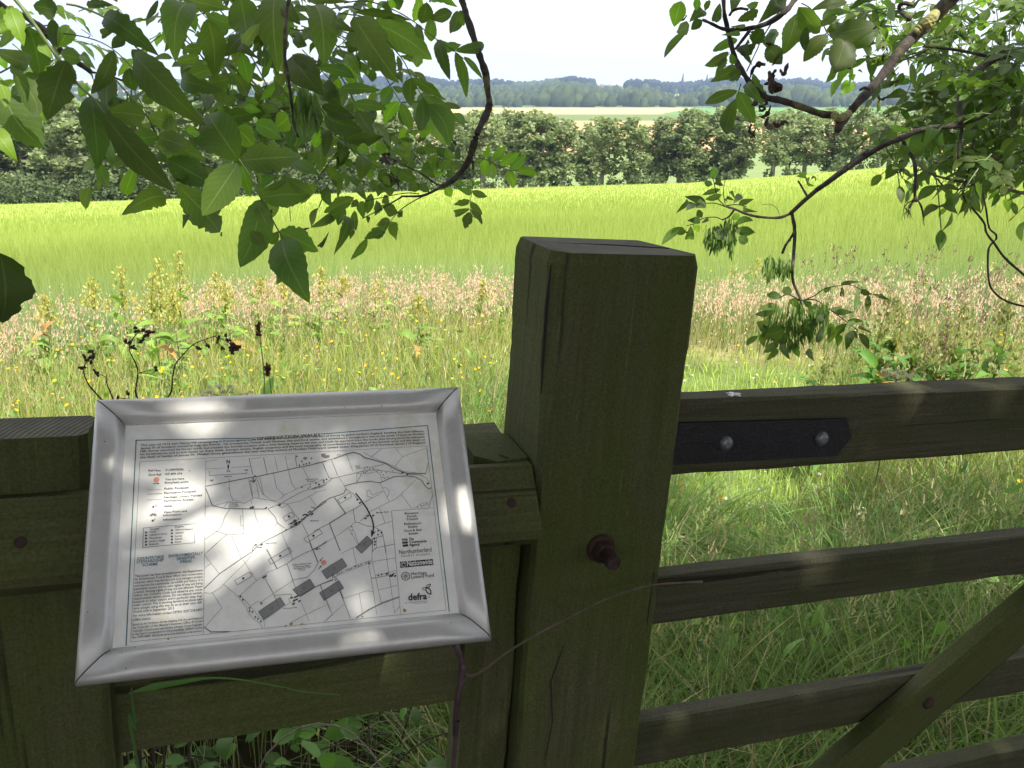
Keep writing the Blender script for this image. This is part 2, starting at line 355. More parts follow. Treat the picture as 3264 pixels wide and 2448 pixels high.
# far conifers standing above the wood and the country house
for i, (vxt, r, h, lab) in enumerate([(1461, 2900, 46, "tall dark conifer rising above the far wood, left of a pair"), (1512, 2900, 44, "thin leaning conifer rising above the far wood, right of a pair"),
                                      (1857, 3000, 34, "small pointed conifer on the far wooded skyline at the right")]):
    a = azr(vxt, r); x, y = r*math.sin(a), r*math.cos(a); z = float(gz(x, y)); e0 = empty("conifer_tree", (x, y, z), lab, "tree", "conifers above the far wood")
    mb = MB(); mb.tube([(x, y, z), (x+1, y, z+h*.98)], [1.2, .2], 6); mb.build("trunk", FARBARK, e0)
    mb = MB()
    for q in range(7):
        zz = z+h*(.3+.1*q); rr_ = (6.5-.8*q)
        mb.tube([(x, y, zz), (x+.3, y, zz+h*.13)], [rr_, rr_*.25], 8, (.035, .05, .03))
    mb.build("crown", FARLEAF, e0)
def gabled(mbw, mbr, c, ax, L_, Wd, H, Rf):
    ax = np.array([ax[0], ax[1], 0]); ay = np.array([-ax[1], ax[0], 0]); c = np.array(c)
    mbw.box(c-ax*L_/2-ay*Wd/2, ax*L_, ay*Wd, Z*H)
    a0 = c-ax*L_/2-ay*(Wd/2+.5)+Z*H; a1 = c-ax*L_/2+ay*(Wd/2+.5)+Z*H; rt = c-ax*L_/2+Z*(H+Rf); q = ax*L_
    mbr.add([a0, a1, rt, a0+q, a1+q, rt+q], [(0, 2, 1), (3, 4, 5), (0, 3, 5, 2), (1, 2, 5, 4), (0, 1, 4, 3)])
HW = simple("red_stone_wall", (.36, .20, .16), .9, 0, var=.15, vs=.3); HR = simple("slate_roof", (.16, .12, .12), .8, 0, var=.2, vs=.4); HGL = simple("far_window_glass", (.04, .045, .06), .2)
r = 2330; a = azr(1308, r); hx, hy = r*math.sin(a), r*math.cos(a); hz = float(gz(hx, hy))
he = empty("country_house", (hx, hy, hz), "long reddish country house among trees on the far hillside", "house")
ax = (math.cos(-a), math.sin(-a)); mw, mr = MB(), MB(); gabled(mw, mr, (hx, hy, hz), ax, 52, 12, 13, 5); gabled(mw, mr, (hx+ax[0]*40, hy+ax[1]*40, hz), ax, 26, 11, 9, 4)
mw.build("wall", HW, he); mr.build("roof", HR, he)
fr = -np.array([hx, hy, 0])/r
for i in range(9):
    m_ = MB(); c = np.array([hx, hy, hz+6]) + np.array([ax[0], ax[1], 0])*(-23+5.6*i) + fr*6.05; m_.box(c, np.array([ax[0], ax[1], 0])*1.8, Z*4, fr*.2); m_.build("window", HGL, he)
for i in range(3):
    m_ = MB(); c = np.array([hx, hy, hz+16]) + np.array([ax[0], ax[1], 0])*(-20+18*i); m_.box(c, np.array([1.6, 0, 0]), np.array([0, 1.6, 0]), Z*5); m_.build("chimney", HW, he)
# ================================================================== THE ROW OF TREES BEYOND THE FIELD
def cardcloud(cent, size, tone, rg, k=1.0, flat=.35):
    n = len(cent); nrm = rg.normal(size=(n, 3)); nrm[:, 2] = np.abs(nrm[:, 2])*.8+.2; nrm /= np.linalg.norm(nrm, axis=1)[:, None]
    a = np.cross(nrm, rg.normal(size=(n, 3))); a /= np.linalg.norm(a, axis=1)[:, None]; b = np.cross(nrm, a)
    s = size[:, None]*rg.uniform(.7, 1.3, (n, 1)); t_ = s*rg.uniform(.5, .8, (n, 1))
    V = np.stack([cent-a*s, cent+b*t_, cent+a*s, cent-b*t_], 1).reshape(-1, 3)
    return V, np.arange(4*n).reshape(n, 4), np.repeat(tone, 4, 0)
def make_row_tree(h, rg, full):
    parts = []; cols = []; nb = 26 if full else 20; pts = []
    limbs = [((0, 0, 0), (rg.uniform(-.4, .4), rg.uniform(-.4, .4), h*.93))]
    tr = MB(); lean = rg.uniform(-.6, .6)
    P, Rs = smoothline([(0, 0, -.5), (lean*.3, .1, h*.25), (lean*.6, 0, h*.55), (lean, 0, h*.9)], [.32, .24, .15, .05], 3, .06); tr.tube(P, Rs, 7)
    cl = []
    for i in range(nb):
        t_ = i/nb; zz = h*(.12+.85*t_) if full else h*(.25+.73*t_); rmax = h*.21*math.sin(min(1, .35+t_*1.1)*math.pi*.62)*(1 if t_ < .75 else (1-(t_-.75)*2.4))
        for q in range(2 if t_ > .85 else 3):
            an = rg.uniform(0, 6.28); rr_ = rmax*rg.uniform(.25, 1.0); c = np.array([lean*t_+rr_*math.cos(an), rr_*math.sin(an), zz+rg.uniform(-.3, .3)])
            cl.append((c, rg.uniform(.55, 1.05)*h/11))
            tr.tube([(lean*t_*.9, 0, zz-.9), c], [.07, .02], 4)
    for c, s in cl:
        m_ = int((62 if full else 40)*s*s+12); u = rg.normal(size=(m_, 3)); u /= np.linalg.norm(u, axis=1)[:, None]; p = c + u*s*rg.uniform(.45, 1.05, (m_, 1))*np.array([1, 1, .82]); pts.append(p)
        cols.append(np.repeat(np.array([[.225, .275, .135]])*rg.uniform(.75, 1.3), m_, 0)*rg.uniform(.7, 1.35, (m_, 1)))
    pts = np.concatenate(pts); cols = np.concatenate(cols)
    return tr, cardcloud(pts, np.full(len(pts), .235*h/11), cols, rg)
protos = []
for k in range(6):
    rg = np.random.default_rng(40+k); h = 11.0; tr, (V, F, C_) = make_row_tree(h, rg, k % 2 == 0)
    tm = mesh_obj("trunk", np.array(tr.v), tr.f, FARBARK); cm = mesh_obj("crown", V, F, FARLEAF, col=C_)
    protos.append((tm.data, cm.data)); bpy.data.objects.remove(tm); bpy.data.objects.remove(cm)
TOPY = ([-100, 0, 300, 500, 900, 1100, 1300, 1500, 1640, 1700, 2000, 2300], [203, 205, 208, 220, 234, 236, 246, 237, 232, 230, 224, 230])
tx = [(-95+i*(58 if i < 18 else 47)+(198 if i >= 18 else 0)) for i in range(47)]
rgt = np.random.default_rng(77); nrow = 0
where = ["first at the far left edge of the row beyond the field"]
for i, vxt in enumerate(tx):
    vxt += rgt.uniform(-16, 16)
    if 1600 < vxt < 1672: vxt = 1592 if vxt < 1636 else 1680
    if vxt > 2330: continue
    r = rgt.uniform(116, 128); a = azr(vxt, r); x, y = r*math.sin(a), r*math.cos(a); zb = float(gz(x, y))
    top = np.interp(vxt, *TOPY)+rgt.uniform(-9, 12); h = EYE + r*float(tan_el(np.array(a), top)) - zb
    left = vxt < 950
    side = "dense" if left else "open"
    e0 = empty("row_tree", (x, y, zb), None, "tree", "trees in the row beyond the green field")
    e0['label'] = f"{['bushy','narrow','rounded','ragged','upright','loose'][i%6]} {side} green tree, number {nrow+1} from the left in the row beyond the green field"
    nrow += 1
    s_ = h/11; k = rgt.integers(0, 6); k = (k//2)*2 if left else k
    for nm, dm in (("trunk", protos[k][0]), ("crown", protos[k][1])):
        o = bpy.data.objects.new(nm, dm); COL.objects.link(o); o.parent = e0
    e0.scale = (s_*(1.35 if left else 1.45), s_*1.35, s_); e0.rotation_euler = (0, 0, rgt.uniform(0, 6.28))
# undergrowth along the foot of the row
pts = []
for i in range(900):
    vxt = RG.uniform(-150, 2350); gap = 1605 < vxt < 1668
    if gap: continue
    if vxt > 950 and RG.random() < .85: continue
    r = RG.uniform(111, 122); a = azr(vxt, r); x, y = r*math.sin(a), r*math.cos(a); z = float(gz(x, y)); s = RG.uniform(.6, 1.5)*(1.5 if vxt < 950 else .8)
    m_ = 46; u = RG.normal(size=(m_, 3)); u /= np.linalg.norm(u, axis=1)[:, None]; pts.append(np.array([x, y, z+s*.9]) + u*s*RG.uniform(.4, 1.05, (m_, 1)))
pts = np.concatenate(pts); V, F, C_ = cardcloud(pts, np.full(len(pts), .24), np.array([[.12, .16, .075]])*RG.uniform(.6, 1.4, (len(pts), 1)), RG)
mesh_obj("hedge_undergrowth", V, F, FARLEAF, col=C_)['kind'] = 'stuff'

# ================================================================== FENCE, POSTS AND GATE
def timber(name, o, X, Y, L_, prof, mt, parent=None, seg=None, jit=.0012, endm=None, cap=True):
    """prof: function(t in 0..1) or list of (y,z) in the section; grain along local X. One mesh."""
    X = np.asarray(X, float)/np.linalg.norm(X); Y = np.asarray(Y, float); Y = Y-X*(Y@X); Y /= np.linalg.norm(Y); Zl = np.cross(X, Y)
    seg = seg or max(2, int(L_/.04)); pf = prof if callable(prof) else (lambda t: prof)
    k = len(pf(0)); rg = np.random.default_rng(int(abs(o[0]*1000))+int(L_*100)+k); V = []; off = rg.normal(0, jit, (k, 2))
    for i in range(seg+1):
        t_ = i/seg; off = off*.8+rg.normal(0, jit, (k, 2))*.6
        for q, (y, z) in enumerate(pf(t_)): V.append((t_*L_ + (rg.normal(0, jit) if i in (0, seg) else 0), y+off[q, 0], z+off[q, 1]))
    F = [(i*k+j, i*k+(j+1) % k, (i+1)*k+(j+1) % k, (i+1)*k+j) for i in range(seg) for j in range(k)]; mi = [0]*len(F)
    if cap: F += [tuple(range(k-1, -1, -1)), tuple(seg*k+j for j in range(k))]; mi += [1 if endm else 0]*2
    me = bpy.data.meshes.new(name); me.from_pydata(V, [], F); me.materials.append(mt)
    if endm: me.materials.append(endm)
    for p_, m_ in zip(me.polygons, mi): p_.material_index = m_
    me.update(); ob = bpy.data.objects.new(name, me); COL.objects.link(ob)
    Mw = Matrix(((X[0], Y[0], Zl[0], o[0]), (X[1], Y[1], Zl[1], o[1]), (X[2], Y[2], Zl[2], o[2]), (0, 0, 0, 1)))
    if parent is not None: ob.parent = parent; Mw = Matrix.Translation(-total_loc(parent)) @ Mw
    ob.matrix_basis = Mw; return ob
def rect(y0, y1, z0, z1, b=.004):
    return [(y0+b, z0), (y1-b, z0), (y1, z0+b), (y1, z1-b), (y1-b, z1), (y0+b, z1), (y0, z1-b), (y0, z0+b)]
# --- big gate post: local X up, local Y along the fence, local Z away
gp = empty("gate_post", fen(.426, .065, 0), "thick square mossy gate post with a rusty bolt end, tallest post in the middle", "post")
def gpp(t):
    z = -.3+1.72*t; c = .016*min(1, max(0, (z-1.20)/.12)) + .004; q = max(0, (z-1.405)/.015)**2*.0035
    return [(.339+c, q), (.514-.004-q, q), (.514-q, .004+q), (.4995-q, .128-q), (.4965-q, .131-q), (.343+q, .136-q), (.339+q, .132-q), (.339+q, .004+c*1.1)]
timber("post_shaft", N*N0+Z*-.3, Z, D, 1.72, gpp, WPOST, gp, 130, .0008, ENDG)
# split on top of the post, drying cracks
mb = MB(); mb.tube([fen(.37, .083, 1.4195), fen(.43, .075, 1.4198), fen(.503, .055, 1.420)], [.0005, .0009, .0006], 4); mb.build("drying_crack", DARK, gp)
mb = MB(); mb.tube([fen(.3400, .017, 1.405), fen(.3382, .016, 1.36), fen(.3385, .015, 1.30), fen(.3390, .013, 1.26)], [.001, .0026, .0022, .0008], 4); mb.build("drying_crack", DARK, gp)
mb = MB(); mb.tube([fen(.505, -.0006, 1.02), fen(.5035, -.0006, .97), fen(.504, -.0006, .93)], [.0006, .0013, .0005], 4); mb.build("drying_crack", DARK, gp); mb = MB(); mb.tube([fen(.39, -.0002, .93), fen(.377, -.0002, .88), fen(.384, -.0002, .82), fen(.379, -.0002, .76)], [.0005, .0008, .0008, .0004], 4); mb.build("drying_crack", DARK, gp)
def disc(mb, c, n, r, h, k=20, dome=0.0, u0=None):
    n = np.asarray(n, float)/np.linalg.norm(n); a = np.cross(n, Z); a /= np.linalg.norm(a); b = np.cross(n, a); prof = [(r, 0), (r, h*.6), (r*.92, h)] if not dome else [(r, 0), (r*.95, dome*.35), (r*.75, dome*.72), (r*.4, dome*.95)]
    V = []; F = []
    for rr_, hh in prof:
        for j in range(k): th = 2*math.pi*j/k; V.append(c + a*rr_*math.cos(th) + b*rr_*math.sin(th) + n*hh)
    for i in range(len(prof)-1):
        for j in range(k): F.append((i*k+j, i*k+(j+1) % k, (i+1)*k+(j+1) % k, (i+1)*k+j))
    F.append(tuple((len(prof)-1)*k+j for j in range(k))); F.append(tuple(range(k-1, -1, -1))); mb.add(V, F)
bc = fen(.4265, 0, 1.062)
bo = MB(); disc(bo, bc+N*.002, -N, .0185, .007, 28); ob = bo.build("bolt_washer", RUST, gp)
bo = MB(); disc(bo, bc-N*.004, -N, .0145, .013, 6); bo.build("bolt_nut", RUST, gp)
bo = MB(); pts = [bc-N*.012, bc-N*.040+Z*-.001]; bo.tube(pts, [.0085, .0085], 18)
for q in range(9): p_ = bc-N*(.018+.0024*q); bo.tube([p_, p_-N*.0012], [.0094, .0094], 18)
bo.build("bolt_thread", RUST, gp)
# --- fence: two posts, top rail, lower board
fe = empty("wooden_fence", fen(-.2, .05, 0), "low green-stained wooden fence behind the information sign, left of the gate post", "fence")
def lpp(t): c = .010; return [(-.52, .03), (-.1395, .03), (-.1315, .038), (-.131, .085), (-.137, .095), (-.52, .098)]
timber("fence_post", N*N0+Z*-.2, Z, D, 1.427, lpp, WPOST, fe, 50, .0012, ENDG)
def a2p(t): return [(.2975, .03), (.3355, .03), (.3355, .118), (.285, .121), (.276, .112), (.276, .052)]
timber("fence_post", N*N0+Z*-.2, Z, D, 1.372, a2p, WPOST, fe, 50, .0012, WPOST)
timber("fence_rail", fen(-1.6, 0, 0), D, N, 1.936, [(.029, 1.171), (.017, 1.171), (-.028, 1.108), (-.026, 1.098), (.004, 1.074), (.029, 1.072)], WRAIL, fe, None, .0009, WRAIL)
timber("fence_board", fen(-1.6, 0, 0), D, N, 1.874, [(.062, 1.01), (.088, 1.01), (.088, .822), (.062, .822)], WRAIL, fe, None, .001)
timber("back_rail", fen(-1.6, 0, 0), D, N, 1.935, [(.124, 1.166), (.168, 1.168), (.168, 1.08), (.124, 1.08)], WRAIL, fe, None, .001, WRAIL)
for d_ in (.3045, -.1915):
    m_ = MB(); nn_ = np.array([0, 0, 0.]) - N*.81 + Z*.58; disc(m_, fen(d_, -.0075, 1.136), nn_, .0058, .0016, 16); m_.build("nail_head", RUST, fe)
mb = MB()
for (d_, n_, z_) in ((.303, -.0127, 1.087),): disc(mb, fen(d_, n_, z_), -N*.6-Z*.8, .006, .001, 12)
mb.build("knot", DARK, fe)
# --- field gate
ga = empty("field_gate", fen(1.2, .16, 0), "weathered wooden field gate with black hinge strap, right of the big gate post", "gate")
GE = 3.1
timber("gate_rail", fen(.52, 0, 0), D, N, GE-.52, lambda t: rect(.14, .186, 1.084, 1.198, .005), WGATE, ga)
for zt, zb, n1 in ((.921, .844, .172), (.663, .584, .174), (.447, .372, .174)):
    timber("gate_rail", fen(.56, 0, 0), D, N, GE-.6, rect(.14, n1, zb, zt, .003), WGATE, ga)
timber("gate_rail", fen(.56, 0, 0), D, N, GE-.6, rect(.14, .172, .14, .21, .003), WGATE, ga)
timber("gate_stile", fen(0, 0, .10), Z, D, 1.14, rect(.520, .590, .1405, .205, .004), WGATE, ga)
timber("gate_stile", fen(0, 0, .10), Z, D, 1.14, rect(GE, GE+.07, .1405, .205, .004), WGATE, ga)
nb = .104
def onN(x, y, n):
    d = ray(x, y); k = (N0+n-CP@N)/(d@N); return CP+k*d
B1, B2, B3 = onN(3264, 1935, nb), onN(2656, 2448, nb), onN(2803, 2448, nb)
bd = (B1-B2)/np.linalg.norm(B1-B2); hgt = np.linalg.norm(np.cross(B3-B2, bd)); Yb = np.cross(N, bd); Yb = Yb if Yb[2] < 0 else -Yb
lo = B2 - bd*((B2[2]-.15)/bd[2]); up_len = (1.09-.15)/bd[2]
Zb = np.cross(bd, Yb); s_ = 1 if Zb@N > 0 else -1
timber("gate_brace", lo, bd, Yb, up_len, rect(0, hgt, 0, s_*.034, .003) if s_ > 0 else [(y, z) for y, z in rect(0, hgt, -.034, 0, .003)], WBRACE, ga)
bp = onN(2960, 2240, nb); m_ = MB(); disc(m_, bp, -N, .0125, .004, 20, .006); m_.build("brace_bolt", RUST, ga)
# strap with pointed end
m_ = MB(); P2 = [(.515, 1.106), (.872, 1.1005), (.893, 1.130), (.878, 1.160), (.515, 1.169)]
f0 = [fen(d_, .1385, z_) for d_, z_ in P2]; f1 = [fen(d_, .1335, z_) for d_, z_ in P2]; m_.add(f0+f1, [(0, 1, 2, 3, 4), (9, 8, 7, 6, 5)]+[(i, i+5, (i+1) % 5+5, (i+1) % 5) for i in range(5)])
st = m_.build("hinge_strap", BLACKIRON, ga)
for d_, z_ in ((.673, 1.133), (.837, 1.131)):
    m_ = MB(); disc(m_, fen(d_, .1335, z_), -N, .0115, .004, 24, .0085); m_.build("strap_bolt", BOLTGREY, st)
# white bird dropping lies on the rail top
m_ = MB(); rgd = random.Random(3)
for q in range(9): a_ = rgd.uniform(0, 6.3); m_.tube([fen(.69, .155, 1.1985), fen(.69+.012*math.cos(a_), .155+.010*math.sin(a_), 1.1985)], [.003, .001], 5)
m_.build("droppings", WHITEP, ga)
# ================================================================== INFORMATION SIGN
Q4 = [(308, 1281), (1461, 1240), (1568, 2040), (243, 2187)]; rs_ = [ray(*c) for c in Q4]
kk = np.linalg.solve(np.array([rs_[1], -rs_[2], rs_[3]]).T, rs_[0]); kk = [1, *kk]
SW = .362; sc_ = SW/np.linalg.norm(kk[1]*rs_[1]-kk[0]*rs_[0]); S0, S1, S2, S3 = [CP+sc_*kk[i]*rs_[i] for i in range(4)]
SX = (S1-S0)/np.linalg.norm(S1-S0); SH = np.linalg.norm(S3-S0); SN = np.cross(S3-S0, SX); SN /= np.linalg.norm(SN)
if SN@(CP-S0) < 0: SN = -SN
SY = np.cross(SX, SN); SY = SY if SY@(S3-S0) > 0 else -SY
def sp(u, v, h=0.): return S0 + SX*u + SY*v + SN*h
HB = .0   # outer lower edge height
sg = empty("information_sign", tuple(sp(SW/2, SH, -.03)), "tilted silver framed map sign titled CONSERVATION WALKS, fixed on the wooden fence", "sign")
FW = .0280
PROF = [(0, -.004), (0, .002), (.0006, .0052), (.0022, .0082), (.0045, .0100), (.0070, .0108), (.0100, .0110), (.0160, .0108), (.0200, .0104), (.0222, .0092), (.0242, .0066), (.0258, .0038), (.0270, .0026), (FW, .0022), (FW, -.004)]
def member(a, b, ca, cb, name):
    """a,b outer corners (u,v); inward directions along the mitre"""
    V = []; F = []; k = len(PROF); seg = 8
    for i in range(seg+1):
        t_ = i/seg
        for o_, h_ in PROF:
            A = np.array(a)+np.array(ca)*o_; B = np.array(b)+np.array(cb)*o_; dv = (B-A)/np.linalg.norm(B-A); A = A+dv*.0008; B = B-dv*.0008
            p_ = A*(1-t_)+B*t_; V.append(sp(p_[0], p_[1], h_))
    for i in range(seg):
        for j in range(k-1): F.append((i*k+j, i*k+j+1, (i+1)*k+j+1, (i+1)*k+j))
        F.append((i*k+k-1, i*k, (i+1)*k, (i+1)*k+k-1))
    F += [tuple(range(k-1, -1, -1)), tuple(seg*k+j for j in range(k))]
    o = mesh_obj(name, np.array(V), F, ALU, sg)
    o.data.polygons.foreach_set("use_smooth", [len(p_.vertices) == 4 for p_ in o.data.polygons]); return o
c4 = [(0, 0), (SW, 0), (SW, SH), (0, SH)]; inn = [(1, 1), (-1, 1), (-1, -1), (1, -1)]
for i in range(4): member(c4[i], c4[(i+1) % 4], inn[i], inn[(i+1) % 4], "frame_bar")
m_ = MB(); m_.box(sp(.001, .001, -.0045), SX*(SW-.002), SY*(SH-.002), SN*.0012); m_.build("back_plate", DARK, sg)
m_ = MB(); m_.box(sp(FW-.004, FW-.004, -.002), SX*(SW-2*FW+.008), SY*(SH-2*FW+.008), SN*.0035); PN = m_.build("printed_panel", PANELM, sg)
for u in (.075, .27): m_ = MB(); m_.box(sp(u, SH*.55, -.0145), SX*.03, SY*.05, SN*.010); m_.build("mounting_bracket", BLACKIRON, sg)
PH = .0016
def pl(x, y, ox=0, oy=0, k=1.0):      # picture place -> panel (u,v)
    d = ray(ox+x/k, oy+y/k); t_ = ((S0+SN*PH-CP)@SN)/(d@SN); q = CP+t_*d-S0; return np.array([q@SX, q@SY])
def ribbon(mb, pts, w, h=PH+.0003, closed=False):
    if closed: pts = list(pts)+[pts[0]]
    for a, b in zip(pts[:-1], pts[1:]):
        a = np.asarray(a); b = np.asarray(b); dv = b-a; L_ = np.linalg.norm(dv)
        if L_ < 1e-6: continue
        dv /= L_; n_ = np.array([-dv[1], dv[0]])*w/2; a = a-dv*w*.3; b = b+dv*w*.3
        mb.add([sp(*(a+n_), h), sp(*(a-n_), h), sp(*(b-n_), h), sp(*(b+n_), h)], [(0, 1, 2, 3)])
def poly(mb, pts, h=PH+.00025): mb.add([sp(*p_, h) for p_ in pts], [tuple(range(len(pts)))])
def circ(mb, c, r, h, k=16, rin=None):
    if rin is None: poly(mb, [(c[0]+r*math.cos(6.2832*i/k), c[1]+r*math.sin(6.2832*i/k)) for i in range(k)], h)
    else: ribbon(mb, [(c[0]+r*math.cos(6.2832*i/k), c[1]+r*math.sin(6.2832*i/k)) for i in range(k)], rin, h, True)
LET = {}
def text(s, a, b, cap=None, key='ink', bold=.018, h=PH+.0004, fr=None, shear=0):
    """lettering from a (start of baseline) to b (end of baseline) in picture places"""
    A = pl(*a, *fr) if fr else pl(*a); B = pl(*b, *fr) if fr else pl(*b)
    cu = bpy.data.curves.new("t", 'FONT'); cu.body = s; cu.size = 1; cu.offset = bold; cu.resolution_u = 2; cu.shear = shear; to = bpy.data.objects.new("t", cu); COL.objects.link(to)
    dg = bpy.context.evaluated_depsgraph_get(); me = bpy.data.meshes.new_from_object(to.evaluated_get(dg))
    co = np.array([v.co[:2] for v in me.vertices]); x0, x1 = co[:, 0].min(), co[:, 0].max(); L_ = np.linalg.norm(B-A); sx = L_/(x1-x0)
    sy = (cap/.70) if cap else sx; dv = (B-A)/L_; up = np.array([dv[1], -dv[0]])
    P_ = A[None]+(co[:, :1]-x0)*sx*dv+co[:, 1:]*sy*up
    LET.setdefault(key, MB()).add([sp(*p_, h) for p_ in P_], [tuple(p_.vertices) for p_ in me.polygons])
    bpy.data.objects.remove(to); bpy.data.curves.remove(cu); bpy.data.meshes.remove(me)
# title and paragraph
text("CONSERVATION WALKS", (804.5, 1402.9), (1021.4, 1389.7), .0029, bold=.014)
para = ["The year of 1513 saw Henry VIII campaigning in France against Louis XII, leaving the seasoned warrior, the Earl of Surrey to guard northern England. Invoking the Auld Alliance,",
        "James IV of Scotland moved to help the French.  He crossed the Tweed, took Norham, Etal and Ford castles, and established a stronghold a mile to the south of here on Flodden",
        "Hill. Surrey marched his forces north, but avoided the Scottish position with a wide flanking move to the east, and made his approach from the north, thus forcing James to relinquish",
        "his fortifications and to join battle on these fields. Surrey's tactics, English weaponry and the local topography all contributed to the defeat of the Scottish army and the death on",
        "the field of battle of James IV. Within three generations the two warring nations of Flodden Field were united under King James VI of Scotland, James I of England."]
for i, l in enumerate(para): text(l, (448.6-.6*i, 1422.7+9.7*i), (1351.2+1.4*i, 1376.7+9.2*i), .0020, bold=.018)
F3 = (400, 1440, 5.186)
for s_, a, b in [("Ref Nos", (380, 328), (580, 325)), ("31/289/0036", (660, 318), (958, 308)), ("Grid Ref", (380, 400), (595, 392)), ("NT 899 374", (655, 388), (935, 378)),
                 ("You are here", (655, 475), (970, 460)), ("Entry/exit point", (650, 530), (1040, 512)), ("Public Footpath", (642, 630), (1050, 608)), ("Permissive Footpath", (640, 702), (1170, 670)),
                 ("Heritage Lottery Funded", (637, 772), (1265, 735)), ("Permissive Access", (635, 832), (1125, 803)), ("Gates", (632, 918), (778, 908)), ("View Point and", (630, 1020), (1015, 995)),
                 ("Information", (625, 1070), (925, 1050)), ("Information", (620, 1143), (920, 1125))]: text(s_, a, b, .0021, bold=.015, fr=F3)
for s_, a, b in [("Scottish", (405, 1295), (555, 1285)), ("English", (822, 1257), (960, 1247)), ("Home", (402, 1340), (505, 1332)), ("Crawford / Errol", (400, 1393), (680, 1368)), ("King James", (398, 1443), (600, 1428)),
                 ("Lennox / Argyll", (395, 1497), (650, 1475)), ("Bothwell", (392, 1547), (540, 1535)), ("Edmund Howard", (828, 1305), (1110, 1290)), ("Admiral", (825, 1358), (955, 1348)),
                 ("Surrey", (822, 1412), (935, 1402)), ("Stanley", (820, 1460), (945, 1450)), ("Dacre", (820, 1508), (920, 1500))]: text(s_, a, b, .0016, bold=.015, fr=F3)
lin = MB(); ink = MB(); gry = MB(); sal = MB(); teal = MB(); och = MB()
for x, ys in ((340, (1335, 1385, 1435, 1488, 1540)), (768, (1300, 1350, 1402, 1450, 1503))):
    for y in ys: circ(ink, pl(x, y, *F3), .00095, PH+.0003, 10)
circ(sal, pl(512, 465, *F3), .0026, PH+.0003, 24); circ(ink, pl(460, 913, *F3), .001, PH+.0003, 10); circ(ink, pl(508, 893, *F3), .0009, PH+.0003, 10, .0003); circ(ink, pl(452, 1140, *F3), .0011, PH+.0003, 10)
text("I", (480, 1130), (490, 1129), .0016, fr=F3)
for i in range(6):
    a_ = math.pi*(.08+.168*i); c0 = pl(458, 1065, *F3); u = np.array([math.cos(a_), -math.sin(a_)]); ribbon(ink, [c0+u*.0012, c0+u*.0031], .0007)
def arrow(mb, a, b, w=.0006, hd=.0018, fr=None):
    A = pl(*a, *fr); B = pl(*b, *fr); dv = (B-A)/np.linalg.norm(B-A); n_ = np.array([-dv[1], dv[0]]); ribbon(mb, [A, B-dv*hd*.8], w); poly(mb, [B, B-dv*hd+n_*hd*.42, B-dv*hd-n_*hd*.42], PH+.00035)
arrow(ink, (458, 530), (565, 524), fr=F3)
for q in range(12): ribbon(lin, [pl(370+19*q, 633-q, *F3), pl(380+19*q, 632-q, *F3)], .0003)
for q in range(9): ribbon(ink, [pl(370+27*q, 705-1.7*q, *F3), pl(381+27*q, 704-1.7*q, *F3)], .0006)
for q in range(5): ribbon(lin, [pl(360+50*q, 800-2.6*q, *F3), pl(394+50*q, 798-2.6*q, *F3)], .0004)
ribbon(lin, [pl(*p_, *F3) for p_ in ((297, 1262), (1150, 1190), (1145, 1505), (285, 1585))], .0004, closed=True)
F4 = (400, 1740, 4.879)
for s_, a, b in [("COUNTRYSIDE", (180, 225), (597, 190)), ("STEWARDSHIP", (175, 275), (595, 240)), ("SCHEME", (262, 320), (503, 303)), ("ENVIRONMENTALLY", (672, 183), (1205, 132)), ("SENSITIVE", (795, 225), (1080, 195)), ("AREAS", (842, 270), (1030, 255))]:
    text(s_, a, b, .0026, 'teal', .012, fr=F4)
body = ["This access has been provided under the Department", "for Environment, Food & Rural Affairs' farm conservation", "schemes, which help farmers and land managers protect", "and improve the countryside, its wildlife and history. It is",
        "permissive access and no new rights of way are being", "created. Existing rights of way are not affected. Please", "follow the Country Code and observe any other", "requirements shown above. Do not disturb wildlife,",
        "livestock or other visitors and in particular keep dogs", "under control. This is working farmland so please take", "care; people using this site do so at their own risk."]
for i, l in enumerate(body): text(l, (148-3*i, 490+50.3*i), (1205-.9*i, 395+49.8*i), .0021, bold=.008, fr=F4)
text("Access ends in September 2013.", (118, 1043), (765, 985), .0021, bold=.008, fr=F4)
text("For more information contact DEFRA: 0207 238 6907", (118, 1108), (1198, 1010), .0021, bold=.008, fr=F4, shear=.2); text("(Office hours).", (112, 1172), (395, 1145), .0021, bold=.008, fr=F4, shear=.2)
for l, a, b in [("Based on the Ordnance Survey mapping with the permission of", (112, 1243), (1200, 1135)), ("the Controller of Her Majesty's Stationery Office. \u00a9 Crown", (110, 1293), (1200, 1185)), ("Copyright. Unauthorised reproduction infringes Crown Copyright", (107, 1343), (1198, 1237)),
                ("& may lead to prosecution or civil proceedings. DEFRA Licence", (105, 1393), (1198, 1287)), ("No. 100018880. All details given are believed to be correct.", (102, 1443), (1195, 1338))]: text(l, a, b, .0019, bold=.006, fr=F4)
F6 = (1000, 1430, 5.026); F8 = (1000, 1700, 5.144); F5 = (640, 1430, 5.0275); F7 = (640, 1730, 5.183)
for s_, a, b in [("Branxton", (1460, 1058), (1675, 1045)), ("Parish", (1498, 1105), (1648, 1095)), ("Council", (1488, 1150), (1668, 1140)), ("Pallinsburn", (1450, 1228), (1722, 1210)), ("Estate", (1518, 1275), (1663, 1262)), ("Ford & Etal", (1458, 1338), (1725, 1318)), ("Estate", (1525, 1383), (1670, 1370))]: text(s_, a, b, .0023, bold=.012, fr=F6)
for s_, a, b in [("The", (1562, 118), (1643, 112)), ("Countryside", (1565, 162), (1855, 148)), ("Agency", (1568, 212), (1740, 200))]: text(s_, a, b, .0027, bold=.02, fr=F8)
